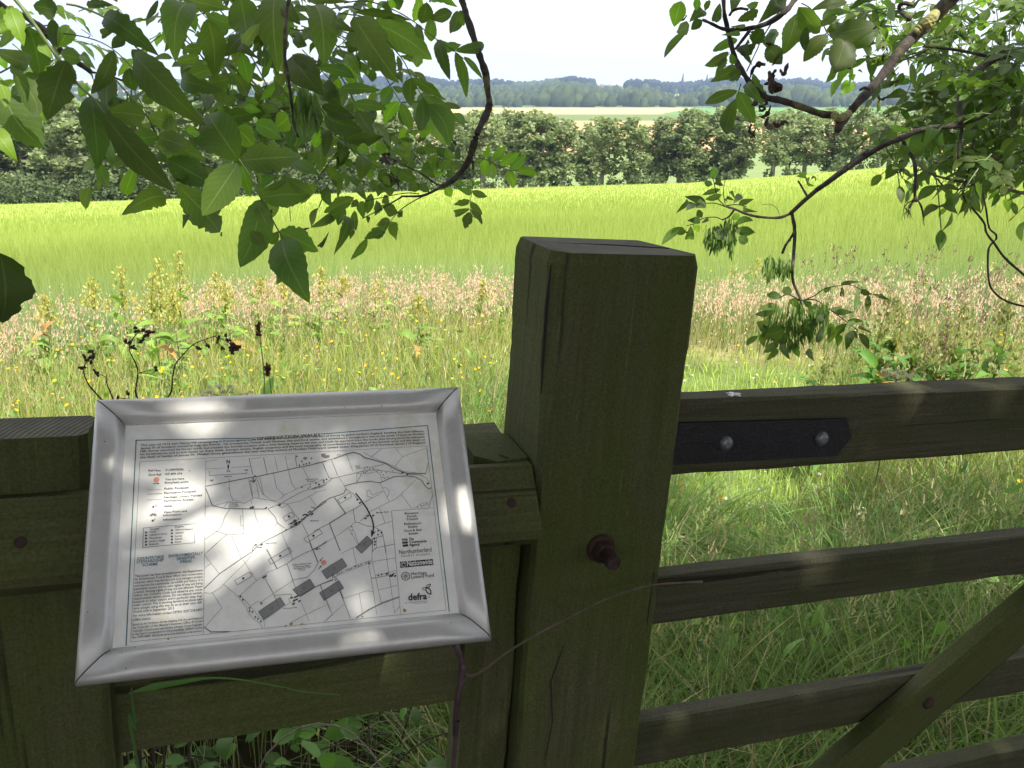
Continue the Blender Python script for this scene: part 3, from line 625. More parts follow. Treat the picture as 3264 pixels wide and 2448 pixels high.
for q in (((1445, 92), (1538, 88), (1538, 105), (1446, 108)), ((1450, 150), (1540, 132), (1542, 168), (1452, 172)), ((1457, 187), (1545, 178), (1547, 215), (1459, 222))): poly(ink, [pl(*p_, *F8) for p_ in q])
poly(gry, [pl(*p_, *F8) for p_ in ((1447, 122), (1539, 112), (1539, 126), (1448, 140))])
text("Northumberland", (1405, 345), (1935, 298), .0044, bold=.0, fr=F8); text("C O U N T Y   C O U N C I L", (1432, 392), (1915, 355), .0018, bold=.01, fr=F8)
poly(ink, [pl(*p_, *F8) for p_ in ((1412, 468), (1950, 422), (1962, 518), (1420, 568))]); text("Nationwide", (1530, 540), (1948, 503), .0052, 'white', .02, PH+.0007, fr=F8)
WH = MB(); c0 = pl(1470, 515, *F8); ribbon(WH, [(c0[0]+.0026*math.cos(t_), c0[1]+.0024*math.sin(t_)) for t_ in np.linspace(.5, 6, 14)], .0005, PH+.0007); ribbon(WH, [(c0[0]+.0013*math.cos(t_), c0[1]+.0014*math.sin(t_)) for t_ in np.linspace(2, 6.6, 9)], .0004, PH+.0007)
text("Heritage", (1597, 690), (1850, 668), .0032, bold=.005, fr=F8); text("Lottery Fund", (1600, 745), (1972, 712), .0032, bold=.005, fr=F8)
c0 = pl(1507, 703, *F8); circ(ink, c0, .0040, PH+.0003, 26, .0005)
for i in range(12): a_ = i*math.pi/6; u = np.array([math.cos(a_), math.sin(a_)]); ribbon(ink, [c0+u*.0006, c0+u*.0037], .0003)
text("defra", (1550, 1100), (1858, 1080), .0062, bold=.03, fr=F8); text("Department for Environment", (1558, 1142), (1865, 1117), .0010, bold=0, fr=F8); text("Food and Rural Affairs", (1630, 1162), (1865, 1142), .0010, bold=0, fr=F8)
def petal(mb, a, b, w, thick, fr=F8):
    A = pl(*a, *fr); B = pl(*b, *fr); dv = B-A; n_ = np.array([-dv[1], dv[0]])/np.linalg.norm(dv)
    pts = [A+dv*t_+n_*w*math.sin(math.pi*t_) for t_ in np.linspace(0, 1, 9)] + [A+dv*t_-n_*w*math.sin(math.pi*t_) for t_ in np.linspace(1, 0, 9)]; ribbon(mb, pts, thick, closed=True)
petal(ink, (1845, 890), (1915, 835), .0012, .0007); petal(ink, (1840, 890), (1920, 1000), .0020, .0010); petal(gry, (1775, 912), (1850, 905), .0013, .0006)
# map lines
ML = {F5: [("t", "78,605 430,535 790,465 890,450 1160,395 1400,340 1530,310 1740,270 2011,200"), ("t", "80,640 180,900 210,920 400,960 800,968 1020,968"), ("s", "70,930 210,915 440,855 560,830 620,860 710,880 800,820 870,785 1110,830 1280,880 1390,888"),
           ("m", "1080,965 1280,880 1620,690 2011,580"), ("s", "85,210 260,178"), ("s", "90,328 390,312"), ("s", "490,302 800,288"), ("m", "137,405 137,432 735,400 735,375"), ("s", "450,480 460,650 480,760 520,830"),
           ("m", "775,155 830,410"), ("m", "1005,145 1065,400"), ("s", "1185,130 1235,360"), ("s", "1350,120 1400,340"), ("m", "1510,110 1540,290"), ("s", "800,170 960,145"), ("s", "765,485 830,790"), ("s", "800,560 830,780"),
           ("s", "890,560 935,790"), ("s", "890,460 990,730 1140,830 1220,835 1290,800 1340,740 1480,680 1600,615 1740,560 1870,540 1960,490"), ("s", "945,455 1005,740"), ("s", "1165,405 1215,635 1330,745"),
           ("s", "1400,345 1460,570 1525,660"), ("s", "1635,305 1725,490"), ("m", "1950,230 2011,370"), ("s", "1390,890 1600,840 1740,760 1830,730 1830,700 2011,660"), ("m", "465,970 380,1100 350,1210 270,1320 60,1460"),
           ("s", "670,975 690,1360"), ("s", "635,1085 645,1240 690,1240"), ("s", "635,1085 672,1078"), ("s", "855,970 880,1100 950,1260 1005,1370"), ("m", "1080,970 1190,1090 1230,1190 1330,1270"), ("s", "65,1200 95,1260 270,1330 450,1385 700,1360 760,1320 940,1260"),
           ("s", "1230,1190 1130,1300 1010,1375"), ("s", "1000,1360 925,1450 910,1540 850,1600"), ("s", "410,1380 100,1659"), ("s", "495,1400 610,1659"), ("s", "1390,890 1560,1120"), ("s", "1740,770 1860,935"),
           ("t", "820,1659 900,1570 1000,1500 1350,1320 1560,1220 1700,1080 1840,970 2011,850"), ("s", "1300,1360 1430,1659"), ("m", "1620,1200 1700,1350 1800,1640"), ("s", "370,940 440,860"), ("m", "2011,1480 1860,1600 1700,1659"),
           ("m", "1315,1105 1460,1018 1505,1080 1362,1168 1315,1105"), ("m", "1652,1443 1905,1292 1950,1358 1700,1510 1652,1443"), ("s", "1220,905 1310,950 1390,895"), ("s", "800,820 820,890")],
      F7: [("s", "60,200 280,0"), ("s", "60,200 310,515"), ("s", "60,430 165,340"), ("t", "55,760 310,515 670,265 850,150 860,90 900,30"), ("s", "560,0 670,265"), ("s", "700,280 735,340 920,630"),
           ("s", "850,190 735,340 380,680 340,740 190,825 130,838 55,820"), ("s", "190,825 350,1080 75,1385"), ("t", "55,1390 165,1475 480,1470"), ("s", "380,690 570,850 615,895 750,1050 780,1150 860,1250 980,1340 1025,1410"),
           ("s", "615,895 650,870 820,1050 990,1260 1040,1270 1060,1400"), ("s", "650,870 920,630 1030,550 1130,480 1260,430"), ("s", "820,1050 920,980 970,960"), ("s", "1020,960 1185,850 1520,630"), ("m", "1060,590 1215,870 1300,1080"),
           ("t", "1090,110 1260,430"), ("m", "1260,430 1420,350 1520,280 1700,180 1850,120 2080,0"), ("s", "1405,0 1520,275"), ("m", "1425,350 1520,620 1610,880"), ("m", "1520,620 1760,570 1870,460 1940,330"), ("t", "1800,0 1940,330"),
           ("m", "1215,872 1490,850 1510,870"), ("t", "1640,890 1880,740 1980,690 2177,620"), ("s", "1660,990 1740,1180 1790,1310"), ("s", "1490,1320 1740,1185 2095,1020"), ("s", "1970,700 2095,1020 2177,1190 2050,1300"), ("s", "1040,1280 1480,985"),
           ("m", "560,625 800,485 848,552 605,700 560,625"), ("m", "1115,285 1465,80 1508,150 1160,360 1115,285"), ("s", "1450,940 1500,880 1560,1000 1530,1040 1450,940")],
      F6: [("g", "330,160 520,90 640,60 740,90 820,150 920,170 1150,240 1350,350 1500,400 1790,400"), ("m", "0,245 140,210 330,160"), ("m", "1530,420 1700,420 1800,470 1850,540"), ("s", "790,60 920,130 1300,290 1450,370 1640,390"),
           ("m", "145,230 245,470"), ("m", "245,470 300,480 170,580 0,630"), ("m", "285,185 385,435"), ("s", "525,100 625,360"), ("m", "300,480 640,400 860,345 1060,350 1400,400"), ("m", "920,130 1080,10"), ("s", "1300,290 1420,130 1310,0"),
           ("s", "1420,130 1790,0"), ("m", "1810,0 1840,220 1790,400"), ("s", "400,460 520,640"), ("t", "500,600 560,580 740,540 900,525 1060,550 1290,450 1500,440 1640,460 1740,520 1790,610 1840,645 1885,630"),
           ("t", "520,640 480,720 400,750 270,790 130,870 0,990"), ("s", "690,540 690,400 860,400 1000,370 1060,410 1090,530"), ("m", "690,540 750,440 760,400"), ("m", "520,650 640,730 700,810"), ("s", "1060,550 1210,850"),
           ("s", "1100,630 1170,630 1215,690 1175,780"), ("s", "1650,485 1400,730 1320,805 1210,855 900,1010"), ("s", "1400,730 1570,965"), ("s", "845,680 885,660 940,745 1095,680 1110,700 790,870"), ("s", "845,680 860,770 940,785"),
           ("m", "930,300 1130,250"), ("s", "1230,310 1275,380"), ("s", "670,340 860,290 1060,345"), ("m", "385,820 575,708 612,768 425,880 385,820"), ("d", "335,790 510,1040"), ("m", "510,1040 700,940 790,880"), ("d", "510,1040 250,1200"), ("m", "250,1200 0,1330"),
           ("m", "630,970 665,1180 740,1190"), ("m", "750,1160 900,1020"), ("m", "740,1200 850,1240 960,1250 1090,1330 1110,1400 940,1440"), ("s", "660,1185 550,1270 340,1420 0,1610"), ("s", "1050,950 1145,1195 1000,1250"), ("s", "1145,1195 1260,1160"),
           ("d", "250,1200 430,1650"), ("s", "550,1270 710,1540"), ("s", "610,1240 720,1530"), ("s", "945,1440 940,1659"), ("s", "1005,1420 1005,1590 940,1650"), ("s", "1005,1590 1290,1530"), ("s", "1110,1400 1160,1659"), ("m", "1900,750 1840,940"), ("s", "1590,960 1700,900 1800,860 1840,900")],
      F8: [("s", "455,330 640,240 680,220 960,100"), ("s", "640,240 700,515"), ("s", "955,435 960,90"), ("s", "960,300 1020,240 1320,180"), ("s", "330,670 955,435"), ("s", "370,700 960,465 1340,405"), ("m", "330,670 330,700 600,1390"),
           ("s", "370,700 490,1070 900,935 920,960 980,955"), ("s", "490,1165 185,1440"), ("s", "745,990 800,1320"), ("s", "895,500 940,740 1035,1340"), ("s", "960,470 1105,1140"), ("m", "940,745 1230,690 1350,650"), ("s", "1010,690 1350,615"),
           ("s", "1065,930 1380,850"), ("s", "1140,60 1230,640 1325,1305"), ("g", "700,1385 900,1255 1110,1150 1400,1045"), ("s", "1320,1305 1410,1195"), ("s", "105,840 235,1165 305,1330"), ("m", "0,890 105,840 330,750")]}
WD = {"s": .00028, "m": .00042, "t": .00075, "g": .0013, "d": .0009}
for fr, ls in ML.items():
    for i, (w_, sdat) in enumerate(ls):
        P_ = [pl(*map(float, q.split(',')), *fr) for q in sdat.split()]
        if w_ == 'd':
            for a, b in zip(P_[:-1], P_[1:]):
                for q in range(14): ribbon(lin, [a+(b-a)*(q/14), a+(b-a)*((q+.5)/14)], .0009)
        else: ribbon(gry if w_ == 'g' else lin, P_, WD[w_], PH+.0003+.000004*(i % 20))
for fr, sdat in ((F7, "955,1140 1308,900 1390,1025 1038,1268"), (F7, "1520,775 1800,600 1885,735 1620,885"), (F8, "95,978 412,775 492,900 172,1105"), (F8, "132,620 465,410 545,540 212,748"), (F8, "685,230 875,45 975,145 785,330")):
    P_ = [pl(*map(float, q.split(',')), *fr) for q in sdat.split()]; g1 = MB(); poly(g1, P_, PH+.00022); g1.build("map_block", INKG, PN); ribbon(lin, P_, .0005, PH+.0004, True); circ(lin, sum(P_)/4, .0012, PH+.0004, 12, .0004)
for fr, c_ in ((F7, (702, 590)), (F7, (1312, 220)), (F5, (1412, 1090)), (F5, (1805, 1398)), (F6, (503, 787))): circ(ink, pl(*c_, *fr), .0011, PH+.0003, 12)
A_ = [pl(*p_, *F6) for p_ in ((675, 720), (760, 830), (850, 960), (930, 1120), (960, 1240), (950, 1330))]; ribbon(ink, A_, .0013, PH+.0005); poly(ink, [pl(*p_, *F6) for p_ in ((915, 1300), (950, 1335), (992, 1330), (920, 1422))], PH+.0005)
poly(gry, [pl(*p_, *F6) for p_ in ((115, 85), (190, 75), (185, 105), (250, 105), (255, 140), (180, 160), (125, 130))]); poly(gry, [pl(*p_, *F5) for p_ in ((140, 500), (215, 495), (195, 525), (160, 525))])
poly(gry, [pl(*p_, *F5) for p_ in ((1630, 160), (1670, 130), (1710, 145), (1680, 185))])
rgb_ = random.Random(5)
def block(fr, x, y, s_, m_=None): a_ = rgb_.uniform(-.2, .2)-.5; P_ = pl(x, y, *fr); u = np.array([math.cos(a_), math.sin(a_)]); n_ = np.array([-u[1], u[0]]); s_ /= 1.0; poly(m_ or ink, [P_-u*s_-n_*s_*.6, P_+u*s_-n_*s_*.6, P_+u*s_+n_*s_*.6, P_-u*s_+n_*s_*.6], PH+.0003+rgb_.uniform(0, .0001))
for q in range(46):
    t_ = rgb_.random(); block(F5, 1370+430*t_+rgb_.uniform(-15, 15), 1270-260*t_+rgb_.choice([-1, 1])*rgb_.uniform(18, 45), rgb_.uniform(.0005, .0011))
for q in range(8): block(F5, rgb_.uniform(800, 870), rgb_.uniform(425, 540), .0011, gry)
for fr, pts in ((F5, [(820, 940), (800, 950), (840, 945), (1045, 955), (1265, 905), (880, 1540), (975, 1540)]), (F7, [(1040, 575), (1070, 555), (1560, 900), (1600, 880), (1580, 940), (1630, 965), (1540, 960), (1500, 910), (1530, 1010)]), (F8, [(1260, 700), (1285, 700), (1335, 700), (1200, 665), (1300, 672)]), (F6, [(700, 820), (740, 870), (830, 1120), (870, 1080), (950, 1075), (1420, 390), (1500, 415), (1830, 560)])):
    for x, y in pts: block(fr, x, y, .0012)
def treeglyph(fr, x, y, kind): P_ = pl(x, y, *fr); (poly(ink, [P_+[-.0007, .0006], P_+[.0007, .0006], P_+[0, -.0008]], PH+.0003) if kind else (circ(ink, P_-[0, .0004], .0008, PH+.0003, 8), ribbon(ink, [P_, P_+[0, .001]], .0003)))
for fr, kind, pts in ((F5, 0, [(1540, 130), (1775, 160), (1620, 210), (1580, 275), (1650, 260), (1695, 250), (1740, 235), (1845, 560), (1890, 580), (1975, 545), (1620, 625)]), (F5, 1, [(1755, 580), (1715, 635), (1750, 615)]),
                     (F6, 1, [(385, 100), (420, 95), (815, 325), (855, 305), (895, 325), (955, 328), (795, 378), (825, 382), (852, 365), (1018, 372), (1080, 375), (1158, 385), (1115, 420), (1107, 460), (1140, 470), (1187, 462), (1660, 935), (1722, 918), (1765, 910), (1800, 888), (600, 1250), (613, 1310), (612, 1365)]),
                     (F6, 0, [(1030, 1325), (1085, 1355), (1028, 1385), (970, 1450), (985, 1500), (978, 1545), (160, 515), (205, 500), (90, 580)]), (F7, 0, [(655, 895), (695, 950), (805, 1085), (805, 1135), (855, 1150), (900, 1235), (945, 1265), (995, 1305)]),
                     (F8, 1, [(390, 665), (425, 655), (462, 640), (537, 600), (578, 595), (615, 580), (735, 535), (780, 510), (860, 485), (895, 470), (350, 715), (370, 750), (440, 970), (460, 1010), (475, 1055)]), (F8, 0, [(680, 545), (910, 500), (1060, 695), (1115, 680), (995, 100), (1003, 145), (998, 192)])):
    for x, y in pts: treeglyph(fr, x, y, kind)
text("N", (412, 240), (466, 238), .0040, fr=F5); arrow(ink, (440, 328), (440, 252), .0010, .0026, fr=F5); text("0", (125, 388), (145, 387), .0014, fr=F5); text("250", (412, 375), (472, 372), .0014, fr=F5); text("500", (702, 358), (762, 355), .0014, fr=F5); text("metres", (378, 458), (500, 452), .0014, fr=F5)
for s_, a, b, fr in [("Monument", (1050, 1528), (1215, 1518), F5), ("Branxton", (1755, 1170), (1890, 1162), F5), ("Branxton", (460, 882), (600, 875), F5), ("Buildings", (460, 915), (600, 908), F5), ("Plantation", (442, 945), (615, 938), F5), ("Westfield Bog", (1675, 508), (1875, 495), F5), ("Plantation", (1705, 535), (1850, 525), F5),
                    ("Pallin's Burn", (1788, 665), (1965, 620), F5), ("Crane", (665, 290), (742, 285), F6), ("Bog", (680, 315), (735, 310), F6), ("Marden Farm", (1000, 1040), (1205, 1022), F6), ("Branxton Hill", (1368, 1100), (1585, 1080), F7), ("Battle of Flodden Field", (1518, 378), (1825, 350), F7), ("or Branxton Moor", (1535, 410), (1812, 388), F7), ("9th September 1513", (1530, 443), (1818, 415), F7), ("(site of)", (1630, 462), (1722, 455), F7)]:
    text(s_, a, b, .0013, bold=.01, fr=fr)
for a, b, fr in (((1765, 935), (1838, 958), F5), ((905, 1588), (985, 1583), F5), ((1972, 98), (1895, 115), F7), ((2012, 245), (1965, 310), F7), ((1945, 438), (1998, 375), F7)): arrow(ink, a, b, .0006, .0018, fr)
arrow(ink, (310, 730), (316, 655), .0006, .0018, F8); circ(sal, pl(2033, 330, *F7), .0024, PH+.00055, 24)
for fr, x, y, r_ in ((F7, 1000, 1005, .0016), (F7, 1490, 1345, .0018), (F7, 1405, 1375, .0012), (F7, 1670, 1345, .0009), (F8, 1490, 1268, .0019), (F8, 795, 1365, .0011), (F8, 1515, 1145, .0009), (F8, 1890, 1050, .0008), (F4, 665, 1448, .0013), (F3, 1062, 315, .0007)):
    c0 = pl(x, y, *fr); poly(och, [(c0[0]+r_*rgb_.uniform(.6, 1.2)*math.cos(i*.785), c0[1]+r_*rgb_.uniform(.5, 1.1)*math.sin(i*.785)) for i in range(8)], PH+.0007)
# borders
ribbon(teal, [(pl(801.8, 1397)), (pl(434, 1403.7)), (pl(402, 2058))], .0008); teal.build("teal_border", TEAL, PN); teal = MB(); ribbon(teal, [pl(1024, 1383.9), pl(1363, 1356.4), pl(1432, 1950)], .0008)
ribbon(lin, [pl(445.9, 1472.4), pl(1359.9, 1421.5), pl(1422, 1945), pl(416, 2046.4)], .0003, closed=True); ribbon(lin, [pl(656.6, 1465.6), pl(648, 2021.8)], .0003); ribbon(lin, [pl(1383, 1619), pl(1247.7, 1628.4), pl(1277, 1960)], .0003)
LET['ink'].build("lettering", INK, PN); LET['teal'].build("teal_lettering", TEAL, PN); LET['white'].build("white_lettering", WHITEP, PN); WH.build("emblem", WHITEP, PN)
lin.build("map_lines", INKL, PN); ink.build("map_symbols", INK, PN); gry.build("map_shading", INKG, PN); sal.build("location_dot", SALM, PN); teal.build("teal_border", TEAL, PN); och.build("dirt_specks", OCHRE, PN)

# ================================================================== ASH TREES OVERHANGING THE FENCE
class Leaves:
    def __init__(s): s.V = []; s.F = []; s.U = []; s.C = []; s.n = 0
    def leaf(s, b, t, w, up, col=(1, 1, 1), fold=.25, curl=.12, rag=0., ns=12):
        b = np.asarray(b, float); t = np.asarray(t, float); ax = t-b; L_ = np.linalg.norm(ax)
        if L_ < 1e-5: return
        ax /= L_; sd = np.cross(ax, up); q = np.linalg.norm(sd)
        if q < .05: sd = np.cross(ax, [.3, .2, 1.]); q = np.linalg.norm(sd)
        bow = random.uniform(-.07, .07)
        sd /= q; nr = np.cross(sd, ax); ns = 19 if ns == 12 else ns; st = np.linspace(0, 1, ns); V = []; U = []
        for i, x in enumerate(st):
            hw = w*.5*(max(0., math.sin(math.pi*min(1, x**.82)))**.85) if 0 < x < 1 else 0.0
            sr = (1+(.03+.02*math.sin(i*2.3))*(1 if i % 2 else -1)) if ns > 8 else 1
            l = hw*sr*(1-rag*random.random()*(random.random() < .5)); r = hw*sr*(1-rag*random.random()*(random.random() < .5))
            c = b+ax*L_*x + nr*L_*curl*2.2*(-(x-.45)**2+.2) + sd*L_*bow*math.sin(math.pi*x)
            wv = .06*w*math.sin(x*9+L_*300)
            V += [c-sd*l+nr*(fold*l+wv), c, c+sd*r+nr*(fold*r-wv)]; U += [(-1, x), (0, x), (1, x)]
        V = np.array(V); n0 = s.n
        for i in range(ns-1):
            a = n0+3*i; s.F += [(a, a+1, a+4, a+3), (a+1, a+2, a+5, a+4)]
        s.V.append(V); s.U += U; s.C.append(np.repeat(np.array(col)[None], len(V), 0)); s.n += len(V)
    def build(s, name, m, parent): return mesh_obj(name, np.concatenate(s.V), np.array(s.F), m, parent, col=np.concatenate(s.C), uv=np.array(s.U), smooth=True)
rl = random.Random(21)
def compound(LV, mbs, root, dirv, L_, lw, pairs, tone=1.0, sag=.35):
    dirv = np.asarray(dirv, float); dirv /= np.linalg.norm(dirv); P_ = [root+dirv*L_*t_+np.array([0, 0, -1])*sag*L_*t_*t_ for t_ in np.linspace(0, 1, 6)]; 
    if mbs is not None: mbs.tube(P_, [.0016]*6, 4)
    up = np.array([rl.gauss(0, .35), rl.gauss(-.3, .35), 1.]); ll = L_*.36
    for i in range(pairs+1):
        t_ = .28+.72*i/pairs; j = min(4, int(t_*5)); c = P_[j]*(1-(t_*5-j))+P_[j+1]*(t_*5-j) if j < 5 else P_[5]; ax = P_[min(5, j+1)]-P_[j]; ax /= np.linalg.norm(ax); sd = np.cross(ax, up); sd /= np.linalg.norm(sd)+1e-9
        for s_ in ((-1, 1) if i < pairs else (0,)):
            v = sd*s_+ax*(.55 if s_ else 1)+np.array([0, 0, -.25])+vrand(.12); v /= np.linalg.norm(v); g = rl.uniform(.7, 1.25)*tone
            LV.leaf(c, c+v*ll*rl.uniform(.8, 1.15), lw*ll, up+vrand(.25), (g*rl.uniform(.85, 1.15), g, g*.9), rl.uniform(.1, .4), rl.uniform(-.1, .3), .05, 7)
def vrand(r_=1.0): return np.array([rl.gauss(0, r_), rl.gauss(0, r_), rl.gauss(0, r_)])
def traced(LV, fr, depth, data, jit=.05, tone=1.0, ns=12, wk=1.04):
    ox, oy, k = fr
    for q in data.replace('\n', ' ').split():
        p_ = q.split(','); fl = p_[5] if len(p_) > 5 else ''
        bx, by, tx_, ty_, w = map(float, p_[:5]); d = depth*(1+rl.uniform(-jit, jit)); d2 = d*(1+rl.uniform(-.03, .03))
        if 'n' in fl: d *= .86; d2 = d
        if 'f' in fl: d *= 1.18; d2 = d*1.01
        b = at(ox+bx/k, oy+by/k, d); t = at(ox+tx_/k, oy+ty_/k, d2)
        view = CP-b; view /= np.linalg.norm(view); tilt = rl.uniform(0, .55); up = view + vrand(.35)*tilt*1.6
        nn_ = up/np.linalg.norm(up); c = abs(nn_@view); w3 = wk*w/k*d/FPX/max(.6, c)
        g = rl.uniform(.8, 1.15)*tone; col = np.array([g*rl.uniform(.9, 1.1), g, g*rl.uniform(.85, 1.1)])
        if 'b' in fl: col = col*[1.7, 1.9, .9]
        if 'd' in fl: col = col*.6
        if 'p' in fl: col = col*[2.2, 1.9, 2.6]  # pale tint also puts dappled light on a leaf into its colour
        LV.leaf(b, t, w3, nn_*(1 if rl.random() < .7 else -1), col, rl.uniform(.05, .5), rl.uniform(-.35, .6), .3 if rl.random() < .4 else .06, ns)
def branch(mb, fr, depth, sdat, r0, r1, n=4, wob=.12, k=7, jit=.01):
    """r0,r1 radii in pixels of that enlargement; depth number or (start,end)"""
    ox, oy, s_ = fr; P_ = [tuple(map(float, q.split(','))) for q in sdat.split()]; m = len(P_); d0, d1 = depth if hasattr(depth, '__len__') else (depth, depth)
    pts = []; rr = []
    for i, (x, y) in enumerate(P_):
        t = i/(m-1); d = (d0+(d1-d0)*t)*(1+rl.uniform(-jit, jit)); pts.append(at(ox+x/s_, oy+y/s_, d)); rr.append((r0+(r1-r0)*t)/s_*d/FPX)
    P2, R2 = smoothline(pts, rr, n, wob); mb.tube(P2, R2, k); return pts
Z1, Z2, Z3, Z4, Z5, Z6, Z7, Z8 = (0, 0, 3.318), (450, 0, 3.318), (900, 0, 3.16), (300, 400, 3.318), (700, 400, 2.765), (1200, 350, 3.318), (2000, 0, 3.16), (2600, 0, 2.765)
ZA, ZB = (2050, 500, 2.369), (2600, 350, 2.370)
LT, RT = np.array([-2.6, -.9, 0]), np.array([4.3, .2, 0])
tl = empty("ash_tree", LT, "ash tree whose big-leaved boughs hang across the upper left, trunk left of the camera", "tree")
tr_ = empty("ash_tree", RT, "ash tree whose lichened boughs reach in from the upper right, trunk out of frame", "tree")
for e_, base in ((tl, LT), (tr_, RT)):
    mb = MB(); sgn = 1 if base is LT else -1
    P_, R_ = smoothline([base+[0, 0, -.3], base+[.05*sgn, 0, 1.2], base+[.1*sgn, .05, 2.6], base+[.5*sgn, -.4, 4.4], base+[1.2*sgn, -.9, 6.2]], [.30, .21, .19, .14, .06], 5, .05); mb.tube(P_, R_, 14)
    mb.build("trunk", BARK, e_, True)
# ---- left tree, limbs and leaves
mb = MB(); p0 = branch(mb, Z1, 1.45, "-400,-160 0,55 120,120 280,185 420,285 560,430 650,540 800,650 960,760", 40, 26, 4, .16, 9)
P_, R_ = smoothline([p0[0], p0[0]+[-.5, -.3, .25], LT+[.1, .05, 2.5]], [.026, .05, .09], 5, .05); mb.tube(P_, R_, 9); branch(mb, Z1, 1.45, "960,760 1150,800 1330,860 1600,890", 13, 8); mb.build("limb", BARK, tl, True)
mb = MB()
p0 = branch(mb, Z3, 1.5, "1760,-150 1810,0 1870,200 1940,420 2000,600 2050,750 2065,900 2085,1060 2030,1200 1960,1350 1900,1560", 32, 36, 5, .2, 8); branch(mb, Z6, 1.5, "1040,330 990,500 900,650 800,750 700,810", 34, 26, 4, .2, 8)
branch(mb, Z6, 1.5, "700,810 620,850 500,905 380,915 260,915", 17, 10); branch(mb, Z6, 1.5, "270,920 150,990 0,1075 -150,1150", 9, 5); branch(mb, Z6, 1.5, "490,915 350,990 230,1080 150,1180 90,1280 0,1350", 6, 3); branch(mb, Z6, 1.5, "450,890 330,880 160,905 0,940 -300,1000", 6, 4)
branch(mb, Z6, 1.5, "700,800 620,780 500,690 330,600 130,510 40,540", 10, 6); branch(mb, Z6, 1.5, "985,520 1020,560 1020,630", 12, 13)
P_, R_ = smoothline([p0[0], p0[0]+[-.15, -.25, .45], LT+[.5, -.3, 4.0]], [.014, .03, .08], 6, .05); mb.tube(P_, R_, 8); mb.build("bough", BARK, tl, True)
mb = MB(); branch(mb, Z2, 1.45, "1640,-200 1540,100 1520,600 1560,850 1600,1150 1620,1330 1660,1450", 24, 12, 4, .2); mb.build("twig", BARK, tl, True)
def bs(fr, dep, sdat, r0, r1, n=4):
    m1 = MB(); P_ = branch(m1, fr, dep, sdat, r0, r1, n); m1.build(BSN[0], BSN[1], BSN[2]); return P_
BSN = ["leaf_stalk", STEMG, tl]
bs(Z1, 1.2, "60,-160 150,-20 290,150 360,250 560,540 700,720 830,900 960,1020 1100,1190 1300,1400 1480,1640", 24, 9); bs(Z1, 1.25, "700,40 840,70 1100,180 1350,370 1440,500 1640,640 1900,900", 13, 8); bs(Z1, 1.4, "180,380 230,375 600,350 930,400 1180,510 1440,750 1530,800", 7, 6); bs(Z1, 1.4, "930,400 950,370 860,310", 5, 4)
bs(Z1, 1.4, "1230,850 1400,1050 1560,1240 1660,1430 1750,1660", 9, 7); bs(Z4, 1.4, "600,0 680,140 770,370 860,620", 8, 7); bs(Z2, 1.25, "400,950 650,1250 740,1310 860,1450 1000,1659", 9, 7); bs(Z5, 1.25, "100,210 180,310 270,460 370,640 440,780 520,930 600,1060", 7, 6)
bs(Z5, 1.4, "660,-200 655,0 640,150 610,360 605,470 625,850", 5, 3); bs(Z3, 1.6, "600,140 612,400 622,500 600,680", 3, 2); bs(Z3, 1.5, "620,30 760,10 900,20 1100,90 1300,200 1560,400 1740,520 2000,740", 8, 4); bs(Z3, 1.5, "560,130 700,150 850,200 1190,570 1300,780 1415,980 1540,1180", 8, 4)
bs(Z3, 1.5, "900,500 1060,810 1180,1010 1260,1110", 5, 4); bs(Z3, 1.5, "200,500 430,750 570,905 700,1045 760,1110", 6, 4); bs(Z3, 1.45, "380,1080 600,1400 760,1590", 5, 4); bs(Z5, 1.5, "950,40 1110,150 1250,280 1400,370 1560,470", 4, 4); bs(Z6, 1.5, "1030,560 1060,530 1100,510 1220,555 1400,640 1500,640", 5, 4); bs(Z6, 1.5, "1020,630 1020,790 995,960 995,1080", 5, 3)
bs(Z2, 1.45, "400,-100 520,10 690,190", 5, 5); bs(Z2, 1.5, "560,160 680,60", 3, 3); bs(Z2, 1.5, "850,440 1040,290", 4, 4); bs(Z2, 1.5, "600,1400 700,1180 800,1010", 4, 3); bs(Z1, 1.45, "0,770 200,680 560,640", 10, 8)
LV = Leaves()
traced(LV, Z1, 1.35, """100,60,250,480,190,b 300,280,430,860,260 310,660,-60,520,200,d 130,760,410,1260,250 60,1000,435,1560,430 -60,1380,170,1680,190,b 700,640,490,1270,350,dn 350,60,620,120,220,d 600,60,690,205,90,p 560,200,600,540,130,d
620,500,745,270,150,b 640,560,880,620,170 870,560,1000,720,90 920,60,1190,55,95,d 1240,290,1060,370,90,d 1310,385,1180,510,110,d 1200,530,960,1000,170,dn 1150,760,1130,1160,200,d 1360,720,1430,970,150,d 1100,170,1650,560,250,dn 1420,560,2130,1320,330,dn
1400,520,1620,760,150,d 1700,980,1500,1090,130 1540,1230,1130,1180,230 1560,1220,1860,1310,200 1790,1130,1830,1480,170,p 1670,1440,1385,1440,200 1670,1440,2010,1560,230 960,1020,1050,1770,300,dn 1090,1190,1860,2030,290,dn 440,470,560,620,110,b -40,780,60,1150,120,b
480,700,640,840,150,b 330,330,-60,120,300,b 200,780,430,870,170 600,640,800,900,190,d 900,880,850,1030,120,b 1210,1050,1310,1150,90,p 1150,1150,1330,1060,150 230,820,120,620,200""")
traced(LV, Z4, 1.35, """440,430,315,750,150,b 760,760,320,925,250 370,240,210,440,120 775,370,640,320,130 780,360,1270,640,290 870,620,1345,1155,330 1520,400,1145,960,330,pn 960,950,938,1075,70 1535,370,1180,-150,400,n 1560,420,1660,750,130,b 1760,500,1760,600,60,b
670,150,1190,370,200 1160,60,1220,270,110 1500,30,1700,230,230,b 940,760,980,900,90,b 850,480,1000,640,140""")
